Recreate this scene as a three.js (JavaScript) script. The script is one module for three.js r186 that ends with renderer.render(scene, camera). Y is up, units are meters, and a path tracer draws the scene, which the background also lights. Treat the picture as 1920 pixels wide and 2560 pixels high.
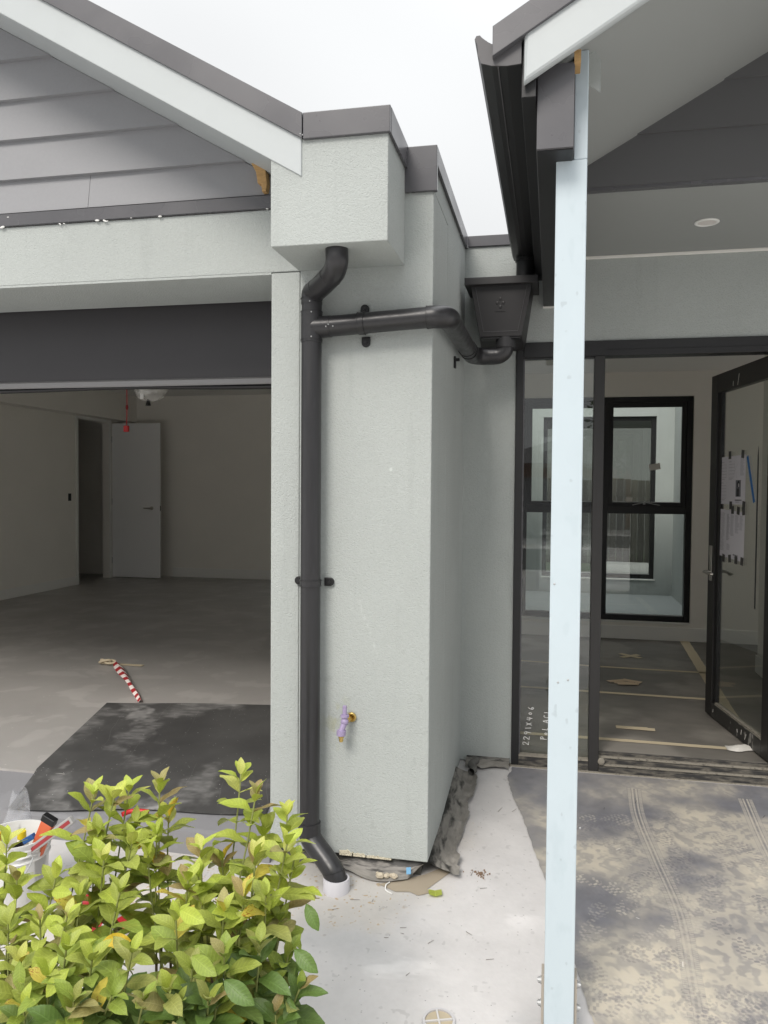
import * as THREE from 'three';
import { RoundedBoxGeometry } from 'three/addons/geometries/RoundedBoxGeometry.js';
import { mergeGeometries, toCreasedNormals } from 'three/addons/utils/BufferGeometryUtils.js';

// ---------------------------------------------------------------- camera, sky, sun, exposure
const scene = new THREE.Scene();
const camera = new THREE.PerspectiveCamera(65.81, 0.75, 0.05, 400);
camera.position.set(0, 1.6, 0);
camera.rotation.order = 'YXZ';
camera.rotation.set(THREE.MathUtils.degToRad(-1.961), THREE.MathUtils.degToRad(11.952), THREE.MathUtils.degToRad(0.427));

const renderer = new THREE.WebGLRenderer();
renderer.toneMapping = THREE.LinearToneMapping;
renderer.toneMappingExposure = 2.02;
renderer.shadowMap.enabled = true;

{ // overcast sky: brighter overhead, pale towards the horizon, faint cloud mottling
  const W = 128, H = 64, d = new Float32Array(W * H * 4);
  for (let j = 0; j < H; j++) for (let i = 0; i < W; i++) {
    const el = (j + 0.5) / H * Math.PI - Math.PI / 2, az = i / W * Math.PI * 2, s = Math.max(0, Math.sin(el));
    let L = 0.445 + 0.03 * s + 1.35 * Math.pow(s, 6);
    L *= 1 + 0.03 * Math.sin(az * 3 + 5 * el) + 0.03 * Math.sin(az * 9 - 13 * el + 1.3) + 0.02 * Math.sin(az * 19 + 31 * el);
    if (el < 0) L = 0.3;
    const k = (j * W + i) * 4;
    d[k] = L * 0.985; d[k + 1] = L; d[k + 2] = L * 1.012; d[k + 3] = 1;
  }
  const sky = new THREE.DataTexture(d, W, H, THREE.RGBAFormat, THREE.FloatType);
  sky.mapping = THREE.EquirectangularReflectionMapping; sky.magFilter = sky.minFilter = THREE.LinearFilter; sky.needsUpdate = true;
  scene.background = sky; scene.environment = sky;
}
const sun = new THREE.DirectionalLight(0xfff8f0, 1.25);
sun.position.set(-4, 12, 8); sun.target.position.set(-0.5, 0.5, -4);
sun.castShadow = true; sun.shadow.radius = 45; sun.shadow.mapSize.set(2048, 2048);
Object.assign(sun.shadow.camera, { left: -14, right: 14, top: 14, bottom: -14, near: 0.5, far: 50 });
scene.add(sun, sun.target);

// ---------------------------------------------------------------- helpers
const rng = (a) => () => { a |= 0; a = a + 0x6D2B79F5 | 0; let t = Math.imul(a ^ a >>> 15, 1 | a); t = t + Math.imul(t ^ t >>> 7, 61 | t) ^ t; return ((t ^ t >>> 14) >>> 0) / 4294967296; };
const V = (x, y, z) => new THREE.Vector3(x, y, z);
const clamp = (v, a = 0, b = 1) => Math.min(b, Math.max(a, v));
const lerp = (a, b, t) => a + (b - a) * t;
const sstep = (a, b, x) => { const t = clamp((x - a) / (b - a)); return t * t * (3 - 2 * t); };
const hash = (x, y, s) => { let h = Math.imul(x | 0, 374761393) ^ Math.imul(y | 0, 668265263) ^ Math.imul(s | 0, 2147483647 ^ 0x5bd1e995); h = Math.imul(h ^ h >>> 13, 1274126177); return ((h ^ h >>> 16) >>> 0) / 4294967296; };
const mod = (a, n) => ((a % n) + n) % n;
function vnoise(x, y, per, s) { // tileable value noise, period per cells
  const xi = Math.floor(x), yi = Math.floor(y), fx = x - xi, fy = y - yi, u = fx * fx * (3 - 2 * fx), v = fy * fy * (3 - 2 * fy);
  const a = mod(xi, per), b = mod(xi + 1, per), c = mod(yi, per), e = mod(yi + 1, per);
  return lerp(lerp(hash(a, c, s), hash(b, c, s), u), lerp(hash(a, e, s), hash(b, e, s), u), v);
}
function fbm(u, v, cells, oct, s) { let r = 0, a = 0.5, t = 0; for (let o = 0; o < oct; o++) { r += a * vnoise(u * cells, v * cells, cells, s + o * 17); t += a; a *= 0.5; cells *= 2; } return r / t; }
function fbmA(u, v, cx, cy, oct, s) { let r = 0, a = 0.5, t = 0; for (let o = 0; o < oct; o++) { const x = u * cx, y = v * cy, xi = Math.floor(x), yi = Math.floor(y), fx = x - xi, fy = y - yi, p = fx * fx * (3 - 2 * fx), q = fy * fy * (3 - 2 * fy), A = mod(xi, cx), B = mod(xi + 1, cx), C = mod(yi, cy), D = mod(yi + 1, cy), k = s + o * 17; r += a * lerp(lerp(hash(A, C, k), hash(B, C, k), p), lerp(hash(A, D, k), hash(B, D, k), p), q); t += a; a *= 0.5; cx *= 2; cy *= 2; } return r / t; } // stretched noise
const toS = (l) => 255 * clamp(l <= 0.0031308 ? l * 12.92 : 1.055 * Math.pow(l, 1 / 2.4) - 0.055);
function tex(w, h, metres, fn, linear) { // fn(u,v) -> [r,g,b] linear colour, or a grey number for bump / roughness
  const d = new Uint8Array(w * h * 4);
  for (let j = 0; j < h; j++) for (let i = 0; i < w; i++) {
    const c = fn((i + 0.5) / w, (j + 0.5) / h), k = (j * w + i) * 4;
    if (typeof c === 'number') d[k] = d[k + 1] = d[k + 2] = 255 * clamp(c);
    else if (linear) { d[k] = 255 * c[0]; d[k + 1] = 255 * c[1]; d[k + 2] = 255 * c[2]; } else { d[k] = toS(c[0]); d[k + 1] = toS(c[1]); d[k + 2] = toS(c[2]); }
    d[k + 3] = 255;
  }
  const t = new THREE.DataTexture(d, w, h);
  t.wrapS = t.wrapT = THREE.RepeatWrapping; t.magFilter = THREE.LinearFilter; t.minFilter = THREE.LinearMipmapLinearFilter; t.generateMipmaps = true;
  if (!linear) t.colorSpace = THREE.SRGBColorSpace;
  if (metres) t.repeat.set(1 / metres, 1 / metres);
  t.needsUpdate = true; return t;
}
const canvasTex = (w, h, draw) => { const c = document.createElement('canvas'); c.width = w; c.height = h; draw(c.getContext('2d'), w, h); const t = new THREE.CanvasTexture(c); t.colorSpace = THREE.SRGBColorSpace; t.magFilter = THREE.LinearFilter; return t; };
const lin = (r, g, b) => new THREE.Color().setRGB(r, g, b);
const mat = (r, g, b, rough = 0.7, o = {}) => new THREE.MeshStandardMaterial({ color: lin(r, g, b), roughness: rough, side: THREE.DoubleSide, ...o });
const taken = {};
const numbered = (n) => { const c = taken[n] = (taken[n] ?? -1) + 1; return c ? n + '_' + String(c).padStart(3, '0') : n; };
const shadow = (o) => { o.traverse((m) => { if (m.isMesh) { m.castShadow = true; m.receiveShadow = true; } }); return o; };
function thing(name, label, category, group, pos) { const o = new THREE.Group(); o.name = numbered(name); o.userData = { label, category }; if (group) o.userData.group = group; if (pos) o.position.set(...pos); scene.add(o); return o; }
function part(parent, name, geo, m, label) { const o = new THREE.Mesh(geo, m); o.name = name; o.castShadow = o.receiveShadow = true; if (label) o.userData.label = label; parent.add(o); return o; }
function solo(name, geo, m, label, category, group) { const o = part(scene, numbered(name), geo, m); o.userData = { label, category }; if (group) o.userData.group = group; return o; }
function struct(name, geo, m) { const o = part(scene, numbered(name), geo, m); o.userData = { kind: 'structure' }; return o; }
function wuv(g) { // uv in metres from the face direction
  g = g.index ? g.toNonIndexed() : g; const p = g.attributes.position, uv = new Float32Array(p.count * 2), a = V(), b = V(), c = V();
  for (let i = 0; i < p.count; i += 3) {
    a.fromBufferAttribute(p, i); b.fromBufferAttribute(p, i + 1); c.fromBufferAttribute(p, i + 2);
    const n = b.clone().sub(a).cross(c.clone().sub(a)), x = Math.abs(n.x), y = Math.abs(n.y), z = Math.abs(n.z);
    [a, b, c].forEach((q, k) => { const o = (i + k) * 2; if (y >= x && y >= z) { uv[o] = q.x; uv[o + 1] = q.z; } else if (x >= z) { uv[o] = q.z; uv[o + 1] = q.y; } else { uv[o] = q.x; uv[o + 1] = q.y; } });
  }
  g.setAttribute('uv', new THREE.BufferAttribute(uv, 2)); return g;
}
function box(x0, x1, y0, y1, z0, z1, r = 0) {
  const w = Math.abs(x1 - x0), h = Math.abs(y1 - y0), d = Math.abs(z1 - z0); r = Math.min(r, w / 2.1, h / 2.1, d / 2.1);
  const g = r > 0 ? new RoundedBoxGeometry(w, h, d, 2, r) : new THREE.BoxGeometry(w, h, d);
  g.translate((x0 + x1) / 2, (y0 + y1) / 2, (z0 + z1) / 2); return wuv(g);
}
function extr(pts, depth, bevel = 0) { const s = new THREE.Shape(pts.map((p) => new THREE.Vector2(p[0], p[1]))); return new THREE.ExtrudeGeometry(s, { depth: depth - 2 * bevel, bevelEnabled: bevel > 0, bevelSize: bevel, bevelThickness: bevel, bevelSegments: 2, bevelOffset: -bevel, curveSegments: 12 }).translate(0, 0, bevel); }
const prismZ = (pts, z0, z1, bevel) => wuv(extr(pts, z1 - z0, bevel).translate(0, 0, z0));          // outline in x,y
const prismX = (pts, x0, x1, bevel) => wuv(extr(pts, x1 - x0, bevel).rotateY(-Math.PI / 2).translate(x1, 0, 0)); // outline in z,y
const merge = (a) => mergeGeometries(a.map((g) => { g = g.index ? g.toNonIndexed() : g; for (const k of Object.keys(g.attributes)) if (!['position', 'normal', 'uv'].includes(k)) g.deleteAttribute(k); return g; }));
function rod(a, b, r, r2 = r, seg = 20, open = false) { const d = b.clone().sub(a), g = new THREE.CylinderGeometry(r2, r, d.length(), seg, 1, open); g.applyQuaternion(new THREE.Quaternion().setFromUnitVectors(V(0, 1, 0), d.normalize())); return g.translate((a.x + b.x) / 2, (a.y + b.y) / 2, (a.z + b.z) / 2); }
function bend(pts, r, n = 24, seg = 20, tension = 0.5) { return new THREE.TubeGeometry(new THREE.CatmullRomCurve3(pts, false, 'catmullrom', tension), n, r, seg, false); }
const quad = (a, c, b, r, n = 14, seg = 20) => new THREE.TubeGeometry(new THREE.QuadraticBezierCurve3(a, c, b), n, r, seg, false);
function ring(c, axis, r, w, t, seg = 28) { // short sleeve round a pipe
  const g = new THREE.LatheGeometry([[r, -w / 2], [r + t, -w / 2], [r + t, w / 2], [r, w / 2], [r, -w / 2]].map((p) => new THREE.Vector2(...p)), seg);
  g.applyQuaternion(new THREE.Quaternion().setFromUnitVectors(V(0, 1, 0), axis.clone().normalize())); return toCreasedNormals(g.translate(c.x, c.y, c.z), 0.6);
}
function sheet(nu, nv, fn) { // surface grid with uv in metres (x,z) unless fn gives uv
  const p = [], uv = [], ix = [];
  for (let j = 0; j <= nv; j++) for (let i = 0; i <= nu; i++) { const q = fn(i / nu, j / nv); p.push(q[0], q[1], q[2]); uv.push(q.length > 3 ? q[3] : q[0], q.length > 3 ? q[4] : q[2]); }
  for (let j = 0; j < nv; j++) for (let i = 0; i < nu; i++) { const a = j * (nu + 1) + i, b = a + 1, c = a + nu + 1; ix.push(a, c, b, b, c, c + 1); }
  const g = new THREE.BufferGeometry(); g.setAttribute('position', new THREE.Float32BufferAttribute(p, 3)); g.setAttribute('uv', new THREE.Float32BufferAttribute(uv, 2)); g.setIndex(ix); g.computeVertexNormals(); return g;
}
// a photo pixel gives a direction; the plane it touches gives the distance
camera.updateMatrixWorld();
const ray = (px, py) => V((px - 960) / 1978.2, -(py - 1280) / 1978.2, -1).applyEuler(camera.rotation);
const at = (px, py, axis, val) => { const d = ray(px, py), t = (val - camera.position[axis]) / d[axis]; return d.multiplyScalar(t).add(camera.position); };
const groundY = (z) => z < -4.5 ? 0 : z > -1.2 ? -0.2904 : -0.088 * (z + 4.5);
const onGround = (px, py, h = 0) => { const d = ray(px, py), t = (-0.396 + h - 1.6) / (d.y + 0.088 * d.z); return d.multiplyScalar(t).add(camera.position); };

// ---------------------------------------------------------------- materials
const mottle = (u, v, s) => fbm(u, v, 6, 5, s);
const renderTone = (u, v) => { const g = fbm(u, v, 330, 2, 3), m = mottle(u, v, 9), w = fbmA(u, v, 7, 3, 4, 29), st = sstep(0.60, 0.78, fbmA(u, v, 30, 3, 4, 63)); return 0.905 + 0.11 * g + 0.09 * (m - 0.5) + 0.06 * (w - 0.5) - 0.035 * st; };
const renderMap = tex(1024, 1024, 1.6, (u, v) => { const k = renderTone(u, v); return [0.428 * k, 0.455 * k, 0.440 * k]; });
const renderBump = tex(512, 512, 0.42, (u, v) => { const w = fbm(u, v, 8, 2, 31), a = fbm(u + 0.02 * w, v, 90, 2, 5), b = 1 - Math.abs(2 * fbm(u, v + 0.02 * w, 120, 1, 8) - 1); return 0.55 * a + 0.45 * b; }, true);
const M = {};
M.render = new THREE.MeshStandardMaterial({ map: renderMap, bumpMap: renderBump, bumpScale: 0.0028, roughness: 0.95, side: THREE.DoubleSide });
// the pier's own coat: same render with scuffs, rusty run beside the tap, splashes near the ground
const pierMap = tex(1024, 2048, 0, (u, v) => {
  const x = u * 1.6 - 1.6, y = v * 3.2; let k = renderTone(u, mod(v * 2, 1)), r = 1, b = 1;
  const seg = (x0, y0, x1, y1, w) => { const t = clamp(((x - x0) * (x1 - x0) + (y - y0) * (y1 - y0)) / ((x1 - x0) ** 2 + (y1 - y0) ** 2)), d = Math.hypot(x - lerp(x0, x1, t), y - lerp(y0, y1, t)); return 1 - sstep(0, w, d); };
  const gr = fbm(u, v, 200, 2, 44); k += 0.10 * Math.max(seg(-0.815, 1.10, -0.77, 0.98, 0.012), seg(-0.77, 0.98, -0.725, 0.86, 0.010)) * sstep(0.42, 0.6, gr);
  k += 0.25 * (Math.hypot(x + 0.675, y - 1.667) < 0.007 ? 1 : 0);
  const rust = sstep(0.55, 0.68, fbm(u, v, 46, 4, 71)) * Math.max(0, 1 - Math.hypot((x + 0.90) / 0.09, (y - 0.55) / 0.16)); r += 0.03 * rust; b -= 0.20 * rust; k -= 0.08 * rust;
  const low = y < 0.9 ? sstep(0.78, 0.84, fbmA(u, v, 60, 120, 2, 91)) * 0.07 : 0; k -= low;
  return [0.428 * k * r, 0.455 * k, 0.440 * k * b];
}); pierMap.repeat.set(1 / 1.6, 1 / 3.2);
M.pier = new THREE.MeshStandardMaterial({ map: pierMap, bumpMap: renderBump, bumpScale: 0.0028, roughness: 0.95, side: THREE.DoubleSide });
M.renderRaw = mat(0.62, 0.57, 0.44, 0.95, { bumpMap: renderBump, bumpScale: 0.006 });
const smudge = tex(512, 512, 1.1, (u, v) => { const a = mottle(u, v, 21), s = sstep(0.6, 0.75, fbm(u, v, 5, 4, 77)), k = 0.93 + 0.14 * a + 0.06 * s; return [k, k, k]; });
const smudgeRough = tex(256, 256, 0.9, (u, v) => 0.38 + 0.35 * fbm(u, v, 6, 4, 41), true);
M.cap = mat(0.092, 0.091, 0.098, 0.5, { map: smudge, roughnessMap: smudgeRough, metalness: 0.0 });
M.gutter = mat(0.012, 0.012, 0.013, 0.45);
M.gutterEnd = mat(0.08, 0.078, 0.082, 0.5);
M.pipe = mat(0.021, 0.0207, 0.0225, 0.36);
M.pipe.map = tex(256, 256, 0, (u, v) => { const a = sstep(0.55, 0.8, fbm(u, v, 10, 4, 6)), b = sstep(0.70, 0.8, fbmA(u, v, 40, 8, 3, 16)), k = 0.62 + 0.22 * fbm(u, v, 6, 4, 26) + 0.12 * a + 0.12 * b; return [k, k, k]; }); M.pipe.map.repeat.set(2, 3); M.pipe.color.multiplyScalar(1.45); M.pipe.roughnessMap = tex(256, 256, 0, (u, v) => 0.62 + 0.38 * fbm(u, v, 8, 4, 36), true); M.pipe.roughnessMap.repeat.set(2, 3); M.pipe.roughness = 0.42;
M.pipeDark = mat(0.014, 0.014, 0.015, 0.45);
M.barge = mat(0.435, 0.465, 0.47, 0.45, { map: tex(256, 256, 0.8, (u, v) => { const k = 0.96 + 0.05 * mottle(u, v, 3); return [k, k, k]; }) });
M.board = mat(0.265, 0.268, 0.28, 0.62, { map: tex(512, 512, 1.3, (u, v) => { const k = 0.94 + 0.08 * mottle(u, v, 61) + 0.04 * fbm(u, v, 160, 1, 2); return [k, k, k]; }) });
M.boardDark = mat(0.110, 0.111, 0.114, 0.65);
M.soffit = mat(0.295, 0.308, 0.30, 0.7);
M.post = mat(0.49, 0.565, 0.605, 0.42, { map: tex(256, 1024, 0, (u, v) => { const a = fbmA(u, v, 2, 20, 4, 4), b = sstep(0.62, 0.78, fbmA(u, v, 5, 26, 4, 87)), c = sstep(0.83, 0.90, fbmA(u, v, 11, 90, 2, 15)), k = 0.965 + 0.05 * a - 0.04 * b - 0.14 * c; return [k * (1 - 0.01 * b), k, k]; }) });
M.post.map.repeat.set(4, 1 / 2.6);
M.black = mat(0.006, 0.006, 0.007, 0.45);
M.alu = mat(0.010, 0.010, 0.011, 0.42);
M.aluDusty = mat(0.055, 0.053, 0.052, 0.7, { map: tex(512, 512, 0.5, (u, v) => { const a = sstep(0.34, 0.78, fbmA(u, v, 10, 40, 5, 14)) * (0.35 + 0.65 * fbm(u, v, 30, 3, 6)); return [lerp(0.045, 0.30, a), lerp(0.044, 0.272, a), lerp(0.044, 0.225, a)]; }) });
M.aluDusty.color.setRGB(0.6, 0.6, 0.6);
M.dustLedge = mat(0.26, 0.238, 0.198, 0.9, { map: tex(512, 512, 0.6, (u, v) => { const a = sstep(0.58, 0.74, fbmA(u, v, 40, 80, 4, 24)), k = 1 - 0.5 * a; return [k, k, k]; }) });
M.steel = mat(0.52, 0.50, 0.46, 0.3, { metalness: 1 });
M.galv = mat(0.45, 0.46, 0.46, 0.55, { metalness: 0.6 });
M.brass = mat(0.62, 0.45, 0.16, 0.3, { metalness: 1 });
M.lilac = mat(0.33, 0.27, 0.42, 0.42);
M.wall = mat(0.84, 0.81, 0.745, 0.85, { map: tex(256, 256, 2.2, (u, v) => { const k = 0.96 + 0.06 * mottle(u, v, 91); return [k, k, k]; }) });
M.trimWhite = mat(0.80, 0.79, 0.75, 0.6);
M.doorWhite = mat(0.82, 0.82, 0.81, 0.55);
M.ceil = mat(0.84, 0.83, 0.80, 0.85);
M.glass = new THREE.MeshPhysicalMaterial({ color: lin(0.93, 0.95, 0.94), roughness: 0.0, metalness: 0, transmission: 1, thickness: 0, ior: 1.52, side: THREE.DoubleSide });
M.tape = mat(0.62, 0.53, 0.37, 0.8);
M.cloth = mat(0.70, 0.68, 0.63, 0.9);
M.paper = (t) => new THREE.MeshStandardMaterial({ map: t, roughness: 0.8, side: THREE.DoubleSide });
M.timber = mat(0.50, 0.31, 0.13, 0.8, { map: tex(128, 128, 0.08, (u, v) => { const k = 0.75 + 0.4 * fbm(u * 0.2, v, 24, 3, 6); return [k, k, k]; }) });
M.white = mat(0.78, 0.78, 0.76, 0.5);
M.footing = mat(0.10, 0.095, 0.085, 0.95);

// ground: pale dusty concrete, blotched
const groundMap = tex(2048, 2048, 4, (u, v) => {
  const a = fbm(u, v, 4, 6, 12), b = fbm(u, v, 26, 4, 22), w = fbm(u, v, 6, 3, 91), drag = fbmA(u + 0.04 * w, v + 0.05 * w, 10, 34, 4, 52);
  const grey = sstep(0.50, 0.66, fbm(u, v, 5, 5, 152)), white = sstep(0.60, 0.70, drag) * sstep(0.42, 0.6, fbm(u, v, 7, 4, 31)), rust = sstep(0.55, 0.72, fbm(u, v, 6, 5, 72));
  const sp = fbm(u, v, 260, 2, 8), spot = sstep(0.74, 0.82, sp) * rust, pit = sstep(0.80, 0.86, fbm(u, v, 170, 2, 18)), fl = hash(Math.floor(u * 1100), Math.floor(v * 1100), 5) > 0.9990 ? 1 : 0;
  let k = 0.90 + 0.14 * (a - 0.5) + 0.16 * (b - 0.5) - 0.17 * grey + 0.14 * white - 0.12 * pit + 0.05 * (sp - 0.5); k *= 1 - 0.5 * fl;
  return [0.635 * k * (1 - 0.02 * grey) * (1 - 0.18 * spot), 0.618 * k * (1 - 0.03 * rust) * (1 - 0.32 * spot), 0.61 * k * (1 - 0.085 * rust) * (1 - 0.5 * spot) * (1 + 0.02 * grey)];
});
M.ground = mat(1, 1, 1, 0.85, { map: groundMap, bumpMap: tex(512, 512, 0.7, (u, v) => fbm(u, v, 10, 5, 33), true), bumpScale: 0.003 });

// ---------------------------------------------------------------- ground
{
  const zs = [-90, -30, -14, -4.5, -1.2, 4, 12, 40, 90], g = sheet(8, zs.length - 1, (u, v) => { const z = zs[Math.round(v * (zs.length - 1))]; return [lerp(-90, 90, u), groundY(z) - (z < -4.6 ? 0.02 : 0), z]; });
  struct('ground', g, M.ground);
}
// porch: dark membrane-coated slab with dried mud, boot prints and barrow tyre tracks
const PORCH = { x0: -0.3, z0: -4.6, s: 3.0 };
const mudMap = canvasTex(2048, 2048, (c, W) => {
  const S = W / PORCH.s, X = (x) => (x - PORCH.x0) * S, Y = (z) => (z - PORCH.z0) * S, R = rng(77);
  c.fillStyle = 'rgb(93,92,98)'; c.fillRect(0, 0, W, W);
  const id = c.getImageData(0, 0, W, W), d = id.data;
  for (let j = 0; j < W; j++) for (let i = 0; i < W; i++) {
    const u = i / W, v = j / W, x = PORCH.x0 + u * PORCH.s, z = PORCH.z0 + v * PORCH.s, k = (j * W + i) * 4;
    // where the mud lies: patches around the middle of the walk, none along the sill
    const big = 0.6 * fbm(u, v, 6, 5, 3) + 0.4 * fbm(u, v, 17, 5, 13), bias = 0.30 * sstep(-4.32, -3.98, z) * sstep(0.05, 0.70, x + 0.16 * (z + 3.2)) + 0.05 * sstep(-3.5, -2.9, z) - 0.16;
    const cover = sstep(0.30, 0.55, big + bias), w = fbm(u, v, 18, 3, 44);
    const tread = fbm(u + 0.03 * w, v + 0.02 * w, 110, 2, 19), grain = sstep(0.34, 0.60, tread);
    const m = 0.9 * cover * (0.58 + 0.42 * grain) * (0.72 + 0.28 * fbm(u, v, 40, 3, 9)), haze = 0.22 * sstep(0.40, 0.62, fbm(u, v, 9, 5, 63)) , g2 = 0.92 + 0.16 * fbm(u, v, 70, 3, 90);
    const q = clamp(m + haze);
    d[k] = lerp(114 * g2, 192, q); d[k + 1] = lerp(114 * g2, 184, q); d[k + 2] = lerp(119 * g2, 168, q);
  }
  c.putImageData(id, 0, 0);
  const boot = (x, z, a, f, dark) => { // one boot print: blocks of tread inside a sole outline
    c.save(); c.translate(X(x), Y(z)); c.rotate(a); const L = 0.29 * S, Wd = 0.105 * S;
    c.beginPath(); c.ellipse(0, -L * 0.2, Wd / 2, L * 0.3, 0, 0, 7); c.ellipse(0, L * 0.3, Wd * 0.4, L * 0.2, 0, 0, 7); c.clip('nonzero');
    for (let r = -9; r < 9; r++) for (let q = -2; q < 3; q++) { if (R() < 0.22) continue; c.fillStyle = dark ? `rgba(106,105,111,${f * (0.5 + R() * 0.5)})` : `rgba(192,185,171,${f * (0.4 + R() * 0.6)})`; c.save(); c.translate(q * Wd * 0.23 + (r & 1 ? Wd * 0.1 : 0), r * L * 0.062); c.rotate((q < 0 ? -1 : 1) * 0.5); c.fillRect(-Wd * 0.09, -L * 0.02, Wd * 0.18, L * 0.036); c.restore(); }
    c.restore();
  };
  for (const [x, z, a, f, dk] of [[0.30, -4.0, 1.45, 0.55], [0.52, -3.62, 0.9, 0.6, 1], [0.26, -3.42, 1.9, 0.8], [0.36, -3.36, 0.5, 0.7], [0.95, -3.75, 0.8, 0.6], [1.02, -3.55, 0.3, 0.7, 1], [0.72, -3.15, 2.6, 0.6, 1], [0.24, -2.82, 1.3, 0.8], [0.33, -2.78, 0.7, 0.8], [0.44, -2.95, -0.8, 0.6], [0.6, -2.75, 0.6, 0.6], [0.85, -2.95, 0.2, 0.7, 1], [0.62, -3.95, 1.2, 0.35], [1.2, -3.2, 0.4, 0.6], [0.9, -3.35, -0.4, 0.6, 1], [0.45, -3.15, 1.0, 0.5], [0.7, -2.6, -0.4, 0.6, 1], [0.35, -3.7, 0.2, 0.35], [1.1, -4.0, 1.3, 0.5], [0.8, -4.05, -0.5, 0.4]]) boot(x, z, a, f, dk);
  for (let i = 0; i < 150; i++) { const x = 0.1 + R() * 1.7; boot(x, -4.05 + R() * 1.75 + 0.1 * (1 - x), R() * 6, 0.18 + R() * 0.34, R() < 0.6); }
  const track = (pts, f0, f1) => { // barrow tyre: two rows of rim blocks and two centre lines
    const cv = new THREE.CatmullRomCurve3(pts.map((p) => V(p[0], 0, p[1]))), n = 150;
    for (let i = 0; i < n; i++) { const t = i / n, p = cv.getPointAt(t), q = cv.getTangentAt(t), a = Math.atan2(q.z, q.x), f = lerp(f0, f1, t) * (0.7 + 0.3 * R());
      c.save(); c.translate(X(p.x), Y(p.z)); c.rotate(a); const l = cv.getLength() / n * S;
      c.fillStyle = `rgba(104,102,108,${0.5 * f})`; c.fillRect(-l / 2, -0.036 * S, l * 1.05, 0.072 * S);
      c.fillStyle = `rgba(196,189,174,${f})`; for (const s of [-1, 1]) { c.fillRect(-l * 0.36, s * 0.026 * S - 0.008 * S, l * 0.66, 0.016 * S); c.fillRect(-l * 0.5, s * 0.0095 * S - 0.0045 * S, l * 0.98, 0.009 * S); }
      c.restore(); } };
  track([[0.451, -4.348], [0.444, -4.066], [0.481, -3.674], [0.524, -3.276], [0.51, -2.907], [0.497, -2.65]], 0.9, 0.3);
  track([[1.0, -4.34], [0.987, -3.942], [0.99, -3.7], [1.02, -3.3]], 0.9, 0.6);
  for (let i = 0; i < 50; i++) { c.strokeStyle = R() < 0.6 ? 'rgba(230,228,222,.85)' : 'rgba(50,48,50,.8)'; c.lineWidth = 1 + R() * 1.5; const x = R() * W, y = R() * W, a = R() * 6; c.beginPath(); c.moveTo(x, y); c.lineTo(x + Math.cos(a) * (4 + R() * 22), y + Math.sin(a) * (4 + R() * 22)); c.stroke(); }
});
mudMap.flipY = false;
M.mud = new THREE.MeshStandardMaterial({ map: mudMap, roughness: 0.42, side: THREE.DoubleSide });
M.mud.roughness = 0.46;
{
  const e = [[-0.2, -4.5], [-0.2, -4.444], [-0.215, -4.4], [-0.205, -4.30], [-0.165, -4.1], [-0.128, -3.977], [-0.052, -3.632], [0.009, -3.367], [0.062, -3.12], [0.111, -2.891], [0.145, -2.699], [0.18, -2.55], [0.25, -2.2], [0.35, -1.7]];
  const cv = new THREE.CatmullRomCurve3(e.map((p) => V(p[0], 0, p[1]))), R = rng(5);
  const rows = 120, L = []; for (let i = 0; i <= rows; i++) { const p = cv.getPoint(i / rows); p.x += (R() - 0.5) * 0.006; L.push(p); }
  struct('porch_slab', sheet(6, rows, (u, v) => { const p = L[Math.round(v * rows)], x = lerp(p.x, 2.7, u); return [x, groundY(p.z) + 0.004, p.z, (x - PORCH.x0) / PORCH.s, (p.z - PORCH.z0) / PORCH.s]; }), M.mud);
}

// ---------------------------------------------------------------- house
const P = -3.323, ENT = -4.55, XR = -0.5, RAKE = 0.582;
const house = thing('house', 'single-storey house under construction with grey rendered walls, twin gables and dark trim', 'house');
const hp = (n, g, m, l) => part(house, n, g, m, l);
// pier between garage and porch
hp('pier', box(-1.084, XR, -0.026, 2.835, P - 0.46, P, 0.006), M.pier, 'rendered pier carrying the downpipe');
hp('pier', box(-1.216, -1.0842, -0.026, 2.524, P - 0.46, P + 0.001, 0.006), M.pier);
hp('side_wall', box(-0.76, XR, -0.026, 2.96, ENT - 0.1, P - 0.46, 0.002), M.render);
hp('footing', box(-1.2, XR - 0.035, -0.4, -0.027, ENT - 0.1, P - 0.035), M.footing);
{ // broken lower edge of the render: raw cream core showing in chips
  const R = rng(11); for (const [x0, x1, h] of [[-0.892, -0.83, 0.030], [-0.835, -0.775, 0.020], [-0.77, -0.715, 0.017], [-0.715, -0.66, 0.010]]) {
    const pts = [[x0, -0.03]]; const n = 7; for (let i = 0; i <= n; i++) pts.push([lerp(x0, x1, i / n), -0.03 + h * (0.35 + 0.65 * R())]); pts.push([x1, -0.03]);
    hp('render_chip', prismZ(pts, P - 0.01, P + 0.0035), M.renderRaw);
  }
}
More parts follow.
